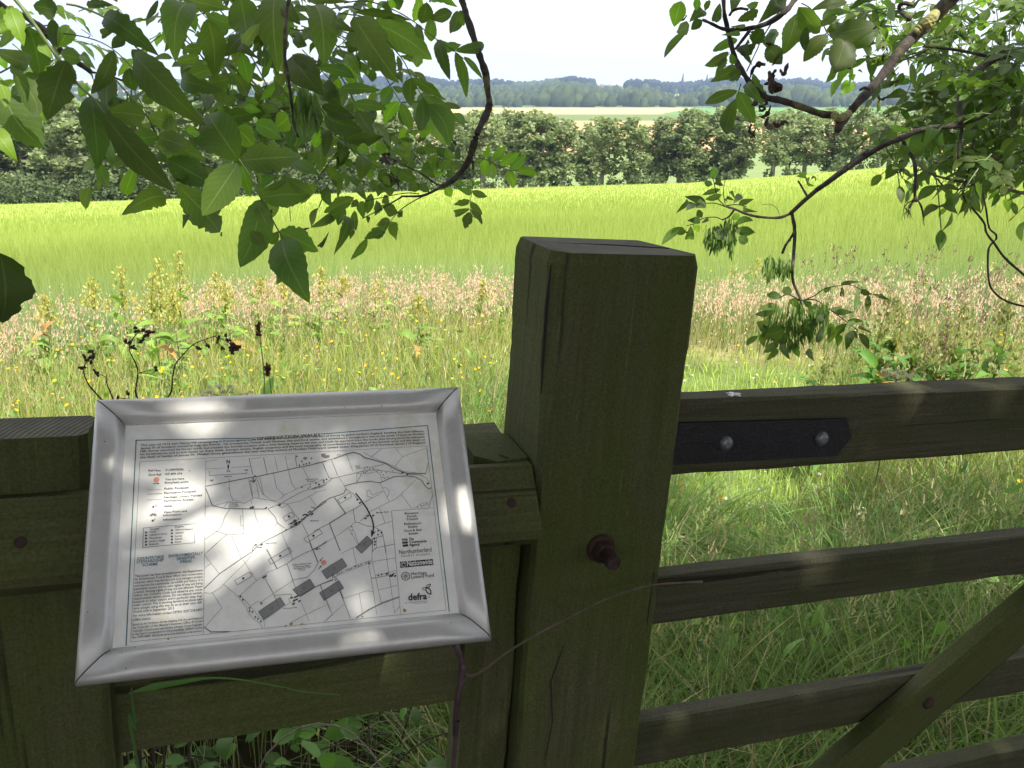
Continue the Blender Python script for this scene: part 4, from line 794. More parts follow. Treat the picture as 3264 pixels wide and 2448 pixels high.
traced(LV, Z5, 1.25, """180,310,730,270,260 640,330,890,445,110 380,635,800,620,225 600,470,390,570,60,d 600,465,830,600,110 365,650,175,1255,260 330,700,430,910,120 280,930,395,1065,110 525,930,870,1110,200 520,935,420,1040,95 560,1120,500,1400,150 550,1000,785,1540,300""")
traced(LV, Z5, 1.75, """1185,635,920,770,120 1080,720,800,900,80 1105,730,1040,880,80 1190,750,1200,930,65 1110,790,1020,1115,95 1160,890,1150,1000,50 1500,850,1320,920,80 1460,920,1280,1000,95 1300,1000,1155,1180,70 1520,850,1555,1000,70 1560,760,1430,700,110 1570,780,1615,800,50
1255,270,1240,480,140 1110,150,1030,390,110,d 1110,145,1445,95,90,d 1080,140,1270,40,110,d 1120,410,970,470,60 1080,440,1040,640,50 1125,420,1120,550,50 1160,440,1270,545,60 1130,170,1280,230,70 1220,560,1290,650,90 1260,670,1270,810,90 1340,600,1300,780,80 1380,660,1370,800,70
950,60,930,270,90 900,110,880,280,90,b 1180,330,1100,340,60 1300,330,1440,360,70 1350,370,1330,480,70 1500,370,1600,430,80 1640,380,1560,520,90 1420,280,1290,270,60 1350,170,1450,240,90,b 1530,180,1659,260,110 1650,130,1600,240,100 1480,420,1500,560,80,d 1540,560,1470,610,70 870,1050,960,960,45,d
1440,480,1410,600,90 1380,480,1330,560,80 1250,520,1180,470,70 1210,650,1160,720,60 1000,800,940,860,50 1310,800,1310,860,35 1400,560,1520,540,80 1440,640,1500,690,80""", .06)
traced(LV, Z6, 1.6, """1140,500,1190,365,62,b 1150,520,1130,700,100,b 1215,545,1365,380,100,b 1220,570,1225,745,115,b 1310,590,1520,455,105,b 1415,635,1590,465,110,b 1395,640,1450,830,115,b 1475,635,1715,690,92,b 1020,790,965,750,40,b 1025,790,1115,760,45,b 1005,870,850,820,72,b 1010,865,1175,920,76
990,965,820,1000,75 995,965,1120,1105,78 990,1045,815,1080,76 995,1050,1115,1205,82 995,1080,935,1260,108 740,820,790,920,100,b 830,770,950,800,62,b 560,-20,780,390,215,p 700,-30,860,125,82 200,-30,80,150,130 480,460,640,380,90 760,500,620,400,100 650,470,480,620,100 690,640,780,520,110
740,400,830,520,90 880,530,860,385,60,d 880,550,800,650,100 620,500,640,640,70 130,430,200,500,80 340,500,250,370,120 250,650,430,740,130 450,790,560,870,90 450,790,330,850,112 60,1010,220,1080,92 140,1160,0,1220,72 160,1180,210,1365,82 80,1290,-60,1340,92 240,1080,270,1130,60
400,330,240,300,50 520,280,440,350,60 330,560,230,580,80 560,560,480,640,80 730,700,850,680,70 600,640,720,680,80,b 700,560,860,560,70 420,-20,470,240,110 520,150,560,260,90,b 240,-10,390,190,120 100,620,30,760,100,d 420,440,560,420,90 1050,530,1130,500,40,b 1000,290,970,290,40 560,700,430,640,70 700,620,640,540,80
120,820,160,900,90 60,720,150,800,90 -20,780,30,900,100 330,640,420,560,80""", .05)
traced(LV, Z3, 1.5, """720,170,1170,830,365 890,220,1510,600,300 330,50,440,650,330 730,120,1300,210,90,d 250,0,680,20,80,d 1150,-40,1180,100,130,d 1380,-40,1330,230,110,b 1450,20,1400,240,150,d 1480,0,1740,50,125,b 1710,120,1500,190,130 1770,110,1690,345,130 1790,100,1830,265,82
1500,170,1505,430,125 1550,405,1815,455,112 1560,410,1690,790,130 1740,510,2055,440,112 1745,520,1855,985,112 1830,570,2020,800,62 1340,250,1420,400,82 1190,560,1350,620,62 1380,550,1355,680,110,p 1310,780,1610,985,112 1300,780,1290,1070,150 1415,975,1770,1230,132 1410,985,1400,1330,132 1470,1040,1690,1470,205
1105,885,1000,1060,132,b 1110,870,1220,930,62 1170,1020,1030,1250,132,b 1195,1040,1310,1330,112,b 580,900,985,915,112 570,910,500,1000,100 705,1045,1060,1100,112 700,1050,640,1130,80 750,1110,920,1370,162 340,680,755,790,112 100,560,400,950,300,d 380,870,575,1050,200,d 400,1060,740,1190,142,d 430,1180,820,1310,205,d 640,1430,1020,1380,102,d
620,1430,590,1620,122,d 470,1310,420,1580,102,d 640,545,770,740,102,b 780,620,850,770,52 930,700,890,830,100 620,650,760,880,122,b 560,790,570,900,90,b 520,200,710,310,92 640,360,780,400,90 620,430,740,480,70 760,500,640,500,60,d 700,560,790,700,80,d 870,-30,900,90,90,b 1000,40,1100,110,70,d 1080,-30,1120,90,80,b 560,130,600,180,50
1160,560,1180,730,60 1160,730,1210,830,70 1240,1290,1170,1400,70,b 1380,1340,1480,1340,80,b 900,860,930,1000,60 20,740,-60,900,120 330,1100,370,1290,100,d 130,960,230,1120,90,b 300,960,250,1130,120 380,1300,330,1500,90,b 1170,1450,1280,1550,110 1420,1480,1560,1530,110 760,1480,880,1540,110,b 940,1450,1040,1530,110,b""", .05)
traced(LV, Z2, 1.5, """520,30,350,600,295 300,180,250,470,132,b 260,-20,345,130,122,b 690,150,1040,290,152 420,-30,950,100,152 1040,-60,1120,390,330 1420,-80,1440,710,355 700,200,770,800,262 870,330,560,370,130 640,500,440,510,110 615,600,370,660,112 770,720,430,840,142 1060,570,1140,880,152,b 1000,800,1120,1020,142
960,820,700,850,152 420,850,830,970,195,d 520,980,700,1150,190,d 745,1310,1240,1200,250,d 740,1310,1090,1590,310,d 1210,1310,1490,1480,182,b 1560,1230,1400,1370,190,b 960,1380,1110,1560,202,b 870,1100,1000,1020,110 1410,870,1260,1060,82,b 1430,870,1490,1020,132 1050,400,890,590,170,d 1060,510,1220,600,100,d 1250,250,1060,560,110,p
180,0,45,210,62,d 480,1390,620,1400,110,b 640,1400,680,1590,110 1100,1040,1250,1100,90 1270,1090,1420,1180,110 1420,1060,1560,1060,80,b 1090,1130,1270,1180,90,b 1300,1130,1450,1150,90 1480,80,1680,260,140,d 1640,380,1740,470,120,d 1000,720,1080,800,80,d 860,740,930,800,70,d 1180,1420,1210,1350,60 880,1180,800,1120,70 1600,420,1750,480,110,d 1610,600,1830,760,130,d
1850,900,1690,700,170,d 1800,1050,1850,1220,90,b""", .05)
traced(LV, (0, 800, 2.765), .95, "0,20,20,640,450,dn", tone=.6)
mbs = MB()
def fillc(boxes, dep):
    for x0, x1, y0, y1, cnt in boxes:
        for q in range(cnt):
            d = rl.uniform(*dep); r_ = at(rl.uniform(x0, x1)*1.4756, rl.uniform(y0, y1)*1.4756, d); compound(LV, mbs, r_, (rl.uniform(-1, 1), rl.uniform(-.5, .5), rl.uniform(-.7, .3)), rl.uniform(.11, .17), .50, 3, rl.uniform(.75, 1.35))
fillc([(340, 900, -60, 120, 32), (420, 900, 60, 250, 30), (250, 700, 160, 270, 18), (0, 330, 40, 220, 12), (560, 800, 230, 300, 6), (700, 960, 240, 320, 7), (0, 180, -60, 60, 4)], (1.75, 2.3))
LV.build("foliage", LEAF, tl); mbs.build("fine_stalks", STEMG, tl)
# keys (hanging seed bunches), one part for each bunch
def keys(parent, fr, depth, boxes, n, ln, m=KEYM, cols=(1, 1, 1)):
    ox, oy, k = fr
    for (x0, x1, y0, y1, cnt) in boxes:
        LK = Leaves(); mbk = MB(); top = at(ox+(x0+x1)/2/k, oy+y0/k, depth)
        for q in range(cnt):
            x = rl.uniform(x0, x1); mx = 1-abs((x-(x0+x1)/2)/((x1-x0)/2))*.45; y = y0+rl.gauss(0, 8)+abs(x-(x0+x1)/2)*.25+rl.random()**.8*max(1, (y1-y0-ln)*mx); d = depth*(1+rl.uniform(-.02, .02)); b = at(ox+x/k, oy+y/k, d); sp_ = (x-(x0+x1)/2)*.12; t = at(ox+(x+sp_+rl.gauss(-4, 14))/k, oy+(y+ln*rl.uniform(.55, 1.25))/k, d*(1+rl.uniform(-.004, .004)))
            g = rl.uniform(.6, 1.3); LK.leaf(b, t, ln*.19/k*d/FPX, vrand()+[0, -1, 0], (g*cols[0], g*cols[1], g*cols[2]), .1, .1, 0, 5)
        LK.build("key_bunch", m, parent)
keys(tl, Z2, 1.4, [(1640, 1870, 900, 1570, 60), (1225, 1350, 430, 790, 12)], 0, 230)
# curled dead leaflets
def curls(parent, fr, depth, data, m=DEADL):
    mbc = MB(); ox, oy, k = fr
    for q in data.split():
        x, y, sz = map(float, q.split(',')); P_ = [at(ox+x/k, oy+y/k, depth)]; v = np.array([rl.uniform(-1, 1), rl.uniform(-1, 1), -1.])
        for i in range(4): v += vrand(.7); v /= np.linalg.norm(v); P_.append(P_[-1]+v*sz/k*depth/FPX*.4)
        P2, R2 = smoothline(P_, [sz*.08/k*depth/FPX]+[sz*.17*rl.uniform(.5, 1.2)/k*depth/FPX for _ in range(3)]+[sz*.03/k*depth/FPX], 3, .35); mbc.tube(P2, R2, 5)
    mbc.build("withered_leaves", m, parent)
curls(tl, Z5, 1.65, "1440,255,70 1500,440,110 1260,480,50 1560,470,70 410,550,40 470,740,50 790,905,55 20,940,40"); curls(tl, Z6, 1.6, "790,280,90 60,470,90 150,660,120 240,750,70 960,400,30 1010,410,40")
# ---- right tree
mb = MB(); p0 = branch(mb, Z8, (1.75, 1.6), "1400,-200 1180,0 1080,110 990,210 860,330 750,440 620,620 490,780 350,930 270,1030 195,1145", 62, 30, 4, .14, 10); P_, R_ = smoothline([p0[0], p0[0]+[.7, .1, .45], RT+[-.1, .05, 2.9]], [.036, .06, .1], 5, .05); mb.tube(P_, R_, 9)
branch(mb, Z7, 1.6, "2150,1280 2110,1170 1960,1150 1760,1080 1540,1010 1400,980 1270,880 1170,740 1090,600 1040,430 1000,250 975,130 965,-80", 38, 20, 4, .16, 8); branch(mb, Z7, 1.6, "1700,-40 1640,60 1560,140 1420,230 1260,280 1100,300 960,290 850,240 760,200", 32, 14, 4, .2, 8)
branch(mb, Z7, 1.6, "1230,310 1130,440 1090,490", 17, 14); branch(mb, Z7, 1.6, "1030,150 1060,110 1130,85 1210,95", 14, 14); branch(mb, Z8, 1.62, "830,170 740,90 760,30 860,40", 22, 17); branch(mb, Z8, 1.6, "480,790 430,775 395,790", 14, 14); mb.build("limb", BARK, tr_, True)
mb = MB(); branch(mb, Z8, 1.66, "1060,110 1000,190 930,240 880,290", 52, 34, 4, .3, 9); branch(mb, Z8, 1.6, "150,1010 210,1040 290,1000", 26, 36, 4, .3); mb.build("lichen_patch", LICH, tr_)
mb = MB(); p0 = branch(mb, Z8, (2.3, 2.1), "2150,400 1836,450 1640,490 1500,560 1380,690 1290,800 1265,900 1270,1010 1300,1080", 42, 24, 4, .14, 9); P_, R_ = smoothline([p0[0], p0[0]+[.5, -.1, .4], RT+[-.1, .05, 2.6]], [.03, .05, .08], 5, .05); mb.tube(P_, R_, 8)
branch(mb, Z8, 2.1, "1300,1100 1180,1110 1030,1130 880,1160 750,1220 600,1280 430,1380 300,1470 130,1590 0,1680", 28, 21, 4, .12, 8); branch(mb, ZA, 2.1, "1700,-45 1640,0 1400,180 1240,310 1110,430", 18, 15, 4, .12, 8); branch(mb, Z8, 2.15, "1620,500 1540,500 1400,470 1230,440 1080,420 950,410", 17, 11); branch(mb, Z8, 2.1, "1300,1090 1450,1040 1600,950", 17, 12)
branch(mb, Z8, 2.1, "1290,1110 1270,1250 1255,1400", 16, 12, 4, .2); branch(mb, ZB, 2.1, "660,235 690,300 740,380 755,500 750,650 765,690", 14, 13, 4, .22); branch(mb, ZA, 2.1, "1125,430 1145,570 1130,830 1135,950 1190,1090 1180,1200", 14, 9, 4, .15); branch(mb, ZA, 2.1, "1140,570 1110,620 1080,660 1050,730", 10, 10)
branch(mb, ZA, 2.1, "1240,300 1200,230 1170,180", 9, 7); branch(mb, Z8, 2.15, "1040,1420 1100,1430 1220,1380 1400,1320 1600,1400 1836,1440", 12, 12, 4, .25); branch(mb, Z8, 2.15, "1000,430 900,480 720,550", 10, 7); mb.build("bough", BARK, tr_, True)
mb = MB(); branch(mb, ZA, 2.1, "1110,430 1020,460 890,455 790,435 690,395 610,370", 12, 8, 4, .2); branch(mb, ZB, 2.2, "770,390 850,470 950,510 1100,540 1250,560 1400,590 1590,635", 8, 12); branch(mb, ZB, 2.2, "900,725 960,725 1050,640 1130,540", 7, 5); mb.build("grey_twig", BARKG, tr_, True)
BSN[:] = ["twig", BARKD, tr_]; bs(ZB, 2.15, "920,520 970,580 1060,600 1150,580 1210,550", 7, 6); bs(ZB, 2.15, "1200,130 1190,260 1170,380 1135,540 1115,650 1180,740 1270,850 1290,930 1350,1010 1430,1120 1600,1270", 7, 9); bs(ZB, 2.15, "1195,510 1250,600 1285,740 1310,890 1360,940 1360,980 1310,1040 1300,1150 1310,1300 1350,1380 1450,1450 1600,1490", 7, 8)
bs(ZA, 2.1, "690,395 650,450 600,475", 8, 6); bs(ZA, 2.1, "600,475 540,455 450,465 400,500 330,520", 4, 3); bs(ZA, 2.1, "610,370 540,350 480,350 400,340", 4, 3); bs(ZA, 2.1, "610,365 560,300 530,170 520,120", 4, 3); bs(ZA, 2.1, "620,370 700,360 780,375", 4, 3); bs(ZA, 2.1, "620,360 605,260 620,180", 3, 3)
bs(ZA, 2.1, "1190,1090 1290,1050 1360,1000 1430,980 1560,965 1640,1000 1730,1035", 4, 3); bs(ZA, 2.1, "1190,1085 1300,1080 1420,1160 1530,1240 1620,1310", 5, 4); bs(ZA, 2.1, "1190,1090 1100,1040 1030,1060", 6, 4); bs(ZA, 2.1, "1030,440 1010,390 960,358 900,362", 2, 2); bs(Z7, 1.6, "1200,720 1310,490 1360,380 1600,0", 6, 7); bs(Z7, 1.6, "1120,920 1145,840", 5, 5); bs(Z7, 1.6, "1000,570 1030,530", 4, 4)
bs(Z7, 1.6, "1750,30 1850,90 1960,230 2020,340 2120,430 2212,480", 6, 5)
for q in range(26):
    x = 690+rl.uniform(-10, 90)*1; y = 660; bs(ZB, 2.1, f"{745+rl.uniform(-15,20):.0f},{665+rl.uniform(0,20):.0f} {705+rl.uniform(-40,20):.0f},{720+rl.uniform(-10,30):.0f} {690+rl.uniform(-45,50):.0f},{800+rl.uniform(-20,40):.0f}" if q < 18 else f"770,680 {800+rl.uniform(-8,15):.0f},{750+rl.uniform(-20,20):.0f} {815+rl.uniform(-15,12):.0f},{860+rl.uniform(-40,30):.0f}", 2.2, 1.2, 3)
LV = Leaves()
traced(LV, Z7, 1.6, """540,10,470,270,162,b 620,240,490,320,122 750,100,640,200,132,d 750,200,640,300,92,d 610,290,360,600,72 700,-20,690,110,76,b 830,0,780,110,62,d 930,30,880,240,92 1100,-20,1050,120,102 1320,30,1190,60,72 1320,100,1110,210,112,d 1480,60,1350,200,152,d 1190,260,1040,270,40 1130,330,960,350,52 1110,400,845,510,102
1020,525,775,665,102 995,575,880,780,82 1040,540,1060,660,72 1130,700,850,820,132 1150,690,1020,810,112 1290,430,1090,520,122,d 1230,440,1235,625,112,d 1370,290,1250,440,172,d 1440,300,1450,480,162,d 1400,470,1555,650,172,d 1710,130,1570,550,205,d 1720,70,1940,330,215,d 1800,270,1790,520,92,d 2020,350,1770,625,165,d 2212,110,1940,190,92,d
2212,20,1860,90,112,d 2500,260,2030,350,180,d 2100,240,2000,320,72,d 2200,400,2060,740,185,d 2212,690,2110,810,82,b 2180,760,2060,970,62,b 2212,800,2170,960,82,b 1110,915,770,1050,112 1100,990,990,1375,145 1115,920,1285,1235,155 1260,740,1385,1060,110 1195,840,1370,1055,112 1600,20,1400,180,120,d 2290,470,2500,300,160,d""")
traced(LV, ZA, 2.05, """595,285,465,320,50 585,245,445,290,42 525,210,460,190,46 530,205,585,215,56,d 500,160,540,60,50,b 740,285,685,345,56 720,355,830,320,46 780,375,845,415,36 660,270,690,310,30 690,330,625,330,30,d 480,350,320,300,60,d 340,340,260,415,46 400,350,330,400,60,d 460,340,400,380,60,d 450,420,400,440,60,d 430,480,340,480,56,d
300,530,135,665,62 310,540,265,590,52 360,520,335,630,66 400,510,415,570,50,b 490,460,440,500,30,d 720,425,680,480,52 685,510,830,480,60 690,550,850,575,72 720,600,790,655,72 560,520,580,640,70 1060,985,1120,1040,66 1050,1060,930,1040,62 990,1120,870,1150,56 980,1170,840,1190,52 870,1350,775,1425,46 900,1340,910,1440,52 1020,1410,905,1480,62
1015,1450,935,1535,56 1045,1415,1100,1525,56 950,1240,850,1270,60 1060,1300,920,1350,110 1140,1410,1180,1510,62 1365,1255,1305,1415,52 1420,1250,1400,1410,62 1480,1340,1470,1430,56 1540,1260,1445,1350,62,d 1540,1235,1660,1240,42,d 1520,1300,1620,1265,42 1580,1320,1535,1455,62,d 1560,1320,1620,1370,46,d 1630,1330,1705,1455,56,d 1630,1275,1720,1330,26,d
1450,1170,1580,1170,46,d 1620,1020,1590,1170,46 1700,1040,1690,1180,46,d 1650,1000,1720,1040,46,d 1730,1035,1785,1050,24,d 1785,1050,1860,1085,36,d 1420,990,1355,1005,42 1490,960,1640,940,28,d 1500,980,1520,1060,24,d 1390,1200,1300,1240,60 1200,1080,1260,1130,50 1100,1080,1180,1150,60 1420,1150,1500,1130,30 1250,1450,1290,1540,50 940,1290,870,1300,50,d
1230,140,1160,145,40,b 1240,160,1240,210,32,b 1200,130,1240,130,30,b 1270,170,1310,180,26,b 1250,190,1290,220,26,b""", .03, 1.0, 8)
# right-hand mass of small leaves: compound leaves on thin stalks round the boughs
mbs = MB()
def regionleaves(fr, boxes, dep):
    ox, oy, k = fr
    for x0, x1, y0, y1, cnt in boxes:
        for q in range(cnt):
            d = rl.uniform(*dep); x = rl.uniform(x0, x1); y = rl.uniform(y0, y1); r_ = at(ox+x/k, oy+y/k, d)
            compound(LV, mbs, r_, (rl.uniform(-1, .6), rl.uniform(-.8, .8), rl.uniform(-.9, .5)), rl.uniform(.10, .18), .47, rl.choice([3, 3, 4]), rl.uniform(.75, 1.3))
regionleaves(Z8, [(1350, 2000, -150, 500, 30), (1430, 2000, 520, 1000, 36), (1250, 1950, 950, 1300, 34), (1500, 1950, 1250, 1500, 16), (1000, 1350, 830, 1040, 12), (950, 1300, 1230, 1400, 10), (950, 1350, 180, 420, 14), (1080, 1300, 560, 760, 6), (700, 960, 420, 640, 5), (380, 760, -60, 160, 14), (300, 560, 200, 420, 4), (900, 1300, -100, 120, 10)], (2.2, 3.0))
regionleaves(Z8, [(480, 900, 1060, 1200, 3), (1500, 1950, 1000, 1500, 14), (1600, 2000, 300, 1000, 22)], (2.0, 2.3))
traced(LV, Z8, 1.9, """110,280,535,380,150,d 370,620,410,640,20 730,480,700,340,60 840,560,870,770,60 640,340,780,330,60 770,640,700,760,70,d 700,720,580,780,60,d 330,560,180,720,60,b 280,670,240,840,70,b 310,600,300,750,40,b 200,700,140,850,50,b 540,1120,460,1200,70,b 660,1120,840,1150,60,b 1060,570,1210,600,60 1290,650,1220,680,60 1190,650,1080,750,50 1320,720,1230,760,60 1120,1160,1200,1290,60
820,1270,960,1330,110,dn 800,1280,730,1390,90,dn 1480,1480,1400,1620,60,d 1540,1600,1470,1659,90,dn 1780,1240,1650,1440,70,dn 1200,720,1030,790,60 1180,830,1080,840,110,d 1020,1150,960,1290,120 860,1110,960,90,0.1 850,1100,960,60,0.1 850,160,970,90,60 1160,40,1260,80,80 1200,130,1040,330,70 640,30,700,190,90 480,-20,320,60,120,d""", .04, 1.0, 9)
LV.build("foliage", LEAF, tr_); mbs.build("leaf_stalks", STEMG, tr_)
keys(tr_, ZA, 2.08, [(470, 615, 490, 780, 95), (625, 700, 440, 800, 80), (910, 1010, 730, 990, 55), (1025, 1115, 750, 970, 55), (920, 1280, 1060, 1520, 330), (1285, 1400, 1085, 1310, 80)], 0, 95)
keys(tr_, Z8, 2.3, [(1080, 1250, 1400, 1560, 22), (1660, 1800, 500, 820, 50), (1480, 1560, 1400, 1560, 20), (1780, 1836, 1300, 1500, 20)], 0, 110)
curls(tr_, Z7, 1.6, "1390,650,150 1430,720,170 1500,700,130 1540,700,150 1460,850,170 1520,870,110 1400,1000,120 1270,1040,110 1330,1060,100 1420,1180,160 1470,1230,130 1250,1250,120 1290,1300,80 1530,540,90 1460,440,80 1440,1060,120 600,150,60"); curls(tr_, Z8, 1.9, "590,400,50 600,480,60 740,700,70 560,840,60 640,830,60 330,560,60 730,640,60 540,230,50 1240,1580,50 740,1420,50 760,1490,50 640,1000,40 960,1050,50"); curls(tr_, ZA, 2.1, "1500,1010,40 1690,1100,40 1650,980,40 320,550,35 380,510,30")
# ---- the crowns overhead, out of the picture, that keep the fence in broken shade
def crown(parent, x0, x1, seed, n):
    rg = np.random.default_rng(seed); P_ = np.stack([rg.uniform(x0, x1, n), rg.uniform(-7.5, 2.7, n), rg.uniform(3.1, 6.6, n)], 1)
    cl = np.stack([rg.uniform(x0, x1, 700), rg.uniform(-7.5, 2.7, 700), rg.uniform(3.1, 6.6, 700)], 1)
    P_ = cl[rg.integers(0, 700, n)]+rg.normal(0, .34, (n, 3))
    # the edge of the shade on the grass
    g = P_-SUNV*(P_[:, 2:3]/SUNV[2]); en = g@N-N0; dd = g@D
    keep = (en < 3.0-1.35*np.clip((dd-1.1)*1.2, 0, 1)+.4*np.sin(dd*1.1)+.35*np.sin(dd*2.6+1)) & (P_[:, 2] > 2.95) & (P_[:, 1] > -4.2)
    # gaps where the sun comes through
    for tgt, rad_ in HOLES:
        v = P_-tgt; t_ = v@SUNV; dist = np.linalg.norm(v-t_[:, None]*SUNV, axis=1); keep &= ~((dist < rad_+.010) & (t_ > 0))
    P_ = P_[keep]; V, F, C_ = cardcloud(P_, np.full(len(P_), .062), rg.uniform(.7, 1.3, (len(P_), 1))*np.ones((1, 3)), rg); mesh_obj("canopy_foliage", V, F, CANOPYL, parent, col=C_)
rh = np.random.default_rng(9); HOLES = []
for u, v, r_ in ((.10, .012, .018), (.135, .02, .014), (.17, .008, .016), (.205, .016, .022), (.235, .008, .013), (.30, .012, .012), (.335, .02, .012), (.008, .06, .017), (.352, .10, .012), (.35, .15, .010),
                 (.150, .145, .015), (.105, .165, .008), (.205, .170, .014), (.245, .12, .012), (.105, .10, .014), (.155, .205, .008), (.062, .055, .014), (.045, .20, .007), (.055, .13, .009), (.29, .07, .012), (.20, .06, .010), (.27, .215, .012), (.14, .25, .010)): HOLES.append((sp(u, v), r_))
HOLES += [(fen(1.06, .15, 1.2), .025), (fen(1.17, .15, 1.2), .03), (fen(.30, .15, 1.17), .02), (at(680, 700, 1.3), .03), (at(560, 640, 1.3), .03), (at(60, 350, 1.3), .1), (at(30, 60, 1.35), .1)]
for q in range(190): d_ = rh.uniform(.5, 4.2); HOLES.append((fen(d_, rh.uniform(.75, 3.6), .2), rh.uniform(.03, .11)))
crown(tl, -8.5, 1.3, 1, 150000); crown(tr_, .7, 8.5, 2, 125000)

# ================================================================== MEADOW, MARGIN AND CROP
def strips(root, h, w, lean, az, c0, c1, rows=4, droop=1.0):
    """n grass blades as tapering strips"""
    n = len(root); a = np.stack([np.cos(az), np.sin(az), 0*az], 1); ln = np.stack([np.cos(lean[:, 0]), np.sin(lean[:, 0]), 0*az], 1)*lean[:, 1:2]
    V = np.empty((n, rows, 2, 3)); C_ = np.empty((n, rows, 2, 3))
    for i in range(rows):
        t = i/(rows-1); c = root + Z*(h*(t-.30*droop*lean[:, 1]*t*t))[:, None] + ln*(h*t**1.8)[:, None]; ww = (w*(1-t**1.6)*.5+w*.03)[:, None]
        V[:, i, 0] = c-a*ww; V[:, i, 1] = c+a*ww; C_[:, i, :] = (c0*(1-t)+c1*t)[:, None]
    b = (np.arange(n)*rows*2)[:, None, None]; i = (np.arange(rows-1)*2)[None, :, None]; F = (b+i+np.array([0, 1, 3, 2])[None, None]).reshape(-1, 4)
    return V.reshape(-1, 3), F, C_.reshape(-1, 3)
def cvar(base, n, v=.22, hue=.1): return np.array(base)[None]*RG.uniform(1-v, 1+v, (n, 1))*RG.uniform(1-hue, 1+hue, (n, 3))
def pick(n, r0, r1, a0=-39, a1=37, p=1.0):
    az = np.radians(RG.uniform(a0, a1, n)); u = RG.uniform(0, 1, n); r = (r0**(-p)+u*(r1**(-p)-r0**(-p)))**(-1/p); x, y = r*np.sin(az), r*np.cos(az); return x, y, r
def put(name, parts, m=None):
    o = 0; VV = []; FF = []; CC = []
    for V, F, C_ in parts: VV.append(V); FF.append(F+o); CC.append(C_); o += len(V)
    ob = mesh_obj(name, np.concatenate(VV), np.concatenate(FF), m or BLADE, col=np.concatenate(CC)); ob['kind'] = 'stuff'; return ob
def ne(x, y): return x*N[0]+y*N[1]-N0, x*D[0]+y*D[1]
PATHD = [1.2, 2.1, 3.4, 4.7, 5.8]
# crop
x, y, r = pick(240000, 6.5, 100, p=.8); n_, d_ = ne(x, y); k_ = n_ > edge_n(d_)+RG.normal(0, .12, len(x)); x, y, r, n_, d_ = x[k_], y[k_], r[k_], n_[k_], d_[k_]
m_ = len(x); root = np.stack([x, y, gz(x, y)], 1); h = RG.uniform(.50, .60, m_)*np.clip(20/r, .28, 1)*np.clip(.8+.2*(n_-edge_n(d_)), .8, 1); near = np.exp(-(n_-edge_n(d_))/2.2)[:, None]
pw = .5+.5*np.sin(x*.35+1.3*np.sin(y*.21))*np.sin(y*.13+x*.05)
c1 = cvar((.33, .405, .098), m_, .08, .04)*(1-near*.55)+cvar((.31, .43, .24), m_, .15, .05)*near*.55; c1 *= (.88+.2*pw)[:, None]
c0 = np.array([.27, .355, .07])*(1-near)+np.array([.13, .27, .15])*near; c0 = c0*RG.uniform(.8, 1.15, (m_, 1))
bar = [strips(root, h, .0055*np.maximum(1, r/10), np.stack([RG.uniform(0, 6.3, m_), RG.uniform(.05, .3, m_)], 1), RG.normal(0, .7, m_), c0, c1, 4)]
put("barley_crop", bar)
# meadow grasses
def path(d_, n_): return (np.abs(d_-np.interp(n_, [0, 2, 4, 6, 8], PATHD)) < np.interp(n_, [0, 2, 5, 8], [.35, .5, 1.1, .7])*(1+.15*np.sin(n_*3))) & (n_ > 1.3) & (n_ < edge_n(d_)-1.1)
x, y, r = pick(120000, 1.1, 17, -40, 38, .85); n_, d_ = ne(x, y); e_ = edge_n(d_); k_ = (n_ > .22) & (n_ < e_+.1) & ~((n_ < 1.8) & (RG.random(len(x)) < .40)) & ~((n_ < 1.25) & (d_ < .45)); x, y, r, n_, d_, e_ = [q[k_] for q in (x, y, r, n_, d_, e_)]; m_ = len(x)
pt = path(d_, n_); root = np.stack([x, y, gz(x, y)], 1); gr_ = np.clip((n_-.2)/2, 0, 1)
h = np.where(n_ < 1.8, RG.uniform(.20, .52, m_), RG.uniform(.18, .46, m_)); h = np.where(pt, RG.uniform(.05, .12, m_), h)
bl = (np.sin(x*2.1+1)*np.sin(y*1.7)+np.sin(x*.9-y*1.1)) > .4
c1 = np.where(bl[:, None], cvar((.22, .34, .09), m_), cvar((.36, .42, .11), m_)); c1 = np.where((RG.random(m_) < .13)[:, None], cvar((.46, .40, .22), m_), c1); c1 = np.where(pt[:, None], cvar((.52, .66, .17), m_, .12, .05), c1)
sh = (n_ < 1.8); c1[sh] = np.where((RG.random(m_) < .15)[sh][:, None], cvar((.55, .48, .28), m_)[sh], cvar((.21, .32, .09), m_, .3)[sh])
mead = [strips(root, h, RG.uniform(.003, .0065, m_)*np.where(sh, 1.45, 1)*np.maximum(1, r/4), np.stack([RG.uniform(0, 6.3, m_), np.where(sh, RG.uniform(.2, 1.3, m_), RG.uniform(.08, .6, m_))], 1), RG.normal(0, .8, m_), c1*.7, c1, 4)]
